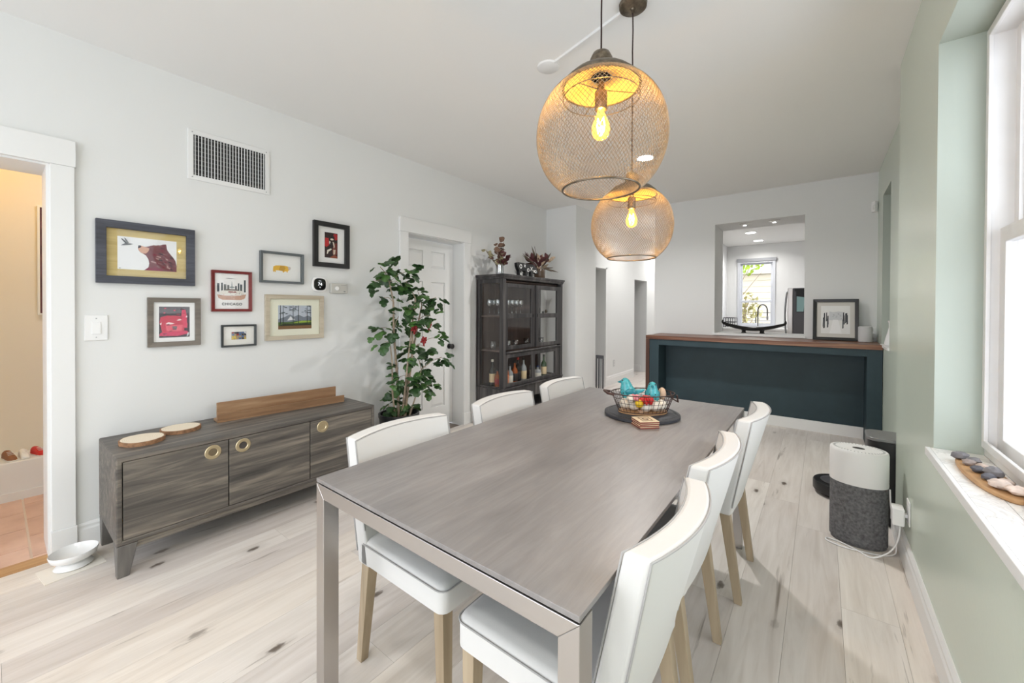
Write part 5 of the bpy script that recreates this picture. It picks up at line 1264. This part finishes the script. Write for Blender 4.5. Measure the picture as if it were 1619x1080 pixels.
for x in (-.054, -.012, .022, .054): MB().box(x-.008, -.009, .05, x+.008, .009, .55).build('bar', gm if x != .022 else M['steelg'], gp)
ho = thing('wall_outlet', 'white outlet low on the hallway wall', 'outlet', (-2.8495, 6.60, .36))
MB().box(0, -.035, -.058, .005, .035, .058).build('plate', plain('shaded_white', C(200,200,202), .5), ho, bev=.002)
for z in (-.022, .022): MB().box(.005, -.012, z-.01, .006, .012, z+.01).build('socket', M['offw'], ho)

def shoe(label, x, y, rz, m, s=1):
    t = thing('shoe', label, 'shoe', (x, y, .2585), rz, 'shoes on the entry step')
    ol = [(-.11,.0), (-.115,.03), (-.10,.042), (0,.038), (.08,.042), (.12,.03), (.13,.0), (.12,-.03), (.08,-.04), (0,-.036), (-.10,-.042), (-.115,-.03)]
    MB().prism([(a*s, b*s) for a, b in ol], 0, .014*s, 'z').build('sole', M['offw'], t, bev=.003)
    vs = []; fs = []; prof = [(-.112,.035,.085), (-.09,.040,.088), (-.04,.038,.080), (.0,.037,.075), (.05,.040,.055), (.10,.034,.042), (.125,.015,.025)]; n = 9
    for px, hw, h in prof:
        for q in range(n): a = PI*q/(n-1); vs.append((px*s, hw*s*math.cos(a), .014*s+(h-.014)*s*math.sin(a)**.7))
    for i in range(len(prof)-1):
        for q in range(n-1): fs.append((i*n+q, i*n+q+1, (i+1)*n+q+1, (i+1)*n+q))
    fs += [list(range(n)), [(len(prof)-1)*n+q for q in range(n)], [0]+[i*n for i in range(1, len(prof))]+[i*n+n-1 for i in range(len(prof)-1, -1, -1)]]
    MB().add(vs, fs).build('upper', m, t, smooth=60)
    for q in range(3): MB().box((.0+.02*q)*s, -.022*s, (.083-.012*q)*s, (.006+.02*q)*s, .022*s, (.086-.012*q)*s).build('lace', M['paper'], t)
shoe('brown shoe on the white step in the entry room', -4.36, .065, .2, plain('brown_leather', C(138,92,62), .6), .62)
shoe('white shoe between the brown shoe and the red one', -4.36, .128, .1, M['paper'], .55)
shoe('red shoe at the right end of the entry step', -4.35, .195, .3, M['redb'], .6)
pe = thing('picture_frame', 'dark red picture mostly hidden behind the opening casing in the entry room', 'picture', (-4.549, .36, 1.64))
MB().ring(-.16, -.40, .16, .40, .012, 0, .02).build('frame', M['offw'], pe)
MB().box(.002, -.15, -.39, .012, .15, .39).build('print', plain('maroon_print', C(96,58,60), .6, var=.5, vs=14), pe)

# ------------------------------------------------------------------ outside the kitchen window
og = structure(MB().box(-9, 10.5, -.4, 7, 24, -.3).build('ground_outside', plain('pale_paving', C(186,180,168), .9)))
nb = thing('neighbour_house', 'pale clapboard neighbouring house outside the kitchen window', 'house', (-1.6, 15.2, -.3))
MB().box(-4, .02, 0, 4, 3, 2.75).build('wall', plain('cream_render', C(206,198,180), .8), nb)
for k in range(14):
    MB().box(-4, 0, .02+k*.195, 4, .018, .19+k*.195).build('clapboard', plain('cream_clapboard', C(214,206,188), .8) if k == 0 else bpy.data.materials['cream_clapboard'], nb)
MB().hexa([(-4.2,-.25,2.75), (4.2,-.25,2.75), (4.2,3.2,2.75), (-4.2,3.2,2.75)], [(-4.2,1.2,3.5), (4.2,1.2,3.5), (4.2,1.8,3.5), (-4.2,1.8,3.5)]).build('roof', plain('grey_shingle', C(176,170,160), .9), nb)
fe = thing('garden_fence', 'dark wire garden fence outside the kitchen window', 'fence', (-1.4, 12.55, -.3))
for x in range(9): MB().tube([(-2+x*.5, 0, 0), (-2+x*.5, 0, 1.55)], .016, 6).build('post', M['darkslate'], fe)
for k in range(7): MB().tube([(-2, 0, .2+k*.22), (2, 0, .2+k*.22)], .009, 5).build('rail', M['darkslate'], fe)
def tree(label, loc, h, rad, n, m, sd, lo=.55):
    t = thing('tree', label, 'tree', loc); q_ = random.Random(sd)
    MB().tube([(0,0,0), (.05,.02,h*.35), (-.03,0,h*.7), (0,0,h*.95)], [.07,.055,.035,.015], 7).build('trunk', M['bark'], t, smooth=80)
    for i in range(6):
        a = i*1.05; MB().tube([(0,0,h*(.4+.08*i)), (rad*.7*math.cos(a), rad*.7*math.sin(a), h*(.62+.06*i))], [.02,.006], 5).build('branch', M['bark'], t)
    vs = []; fs = []
    for i in range(n):
        while True:
            p = Vector((q_.uniform(-1,1), q_.uniform(-1,1), q_.uniform(-1,1)))
            if p.length < 1: break
        c_ = Vector((p.x*rad, p.y*rad, h*(lo+1)/2+p.z*h*(1-lo)/2)); d = Vector((q_.gauss(0,1), q_.gauss(0,1), q_.gauss(0,1))).normalized(); e = d.cross(Vector((.3,.2,1))).normalized()
        s_ = .075; b_ = len(vs); vs += [c_-d*s_, c_+e*s_*.5, c_+d*s_, c_-e*s_*.5]; fs.append((b_,b_+1,b_+2,b_+3))
    o = MB().add(vs, fs).build('foliage', m, t); o['kind'] = 'stuff'
tree('bright yellow-green tree beyond the kitchen window', (-2.1, 13.9, -.3), 4.4, 1.0, 1500, plain('lime_leaf', C(150,178,40), .6, var=.3, vs=3), 5, .58)
tree('low bare-branched shrub outside the kitchen window', (-1.55, 11.9, -.3), 2.05, .4, 260, plain('tan_leaf', C(170,164,110), .7), 6, .45)
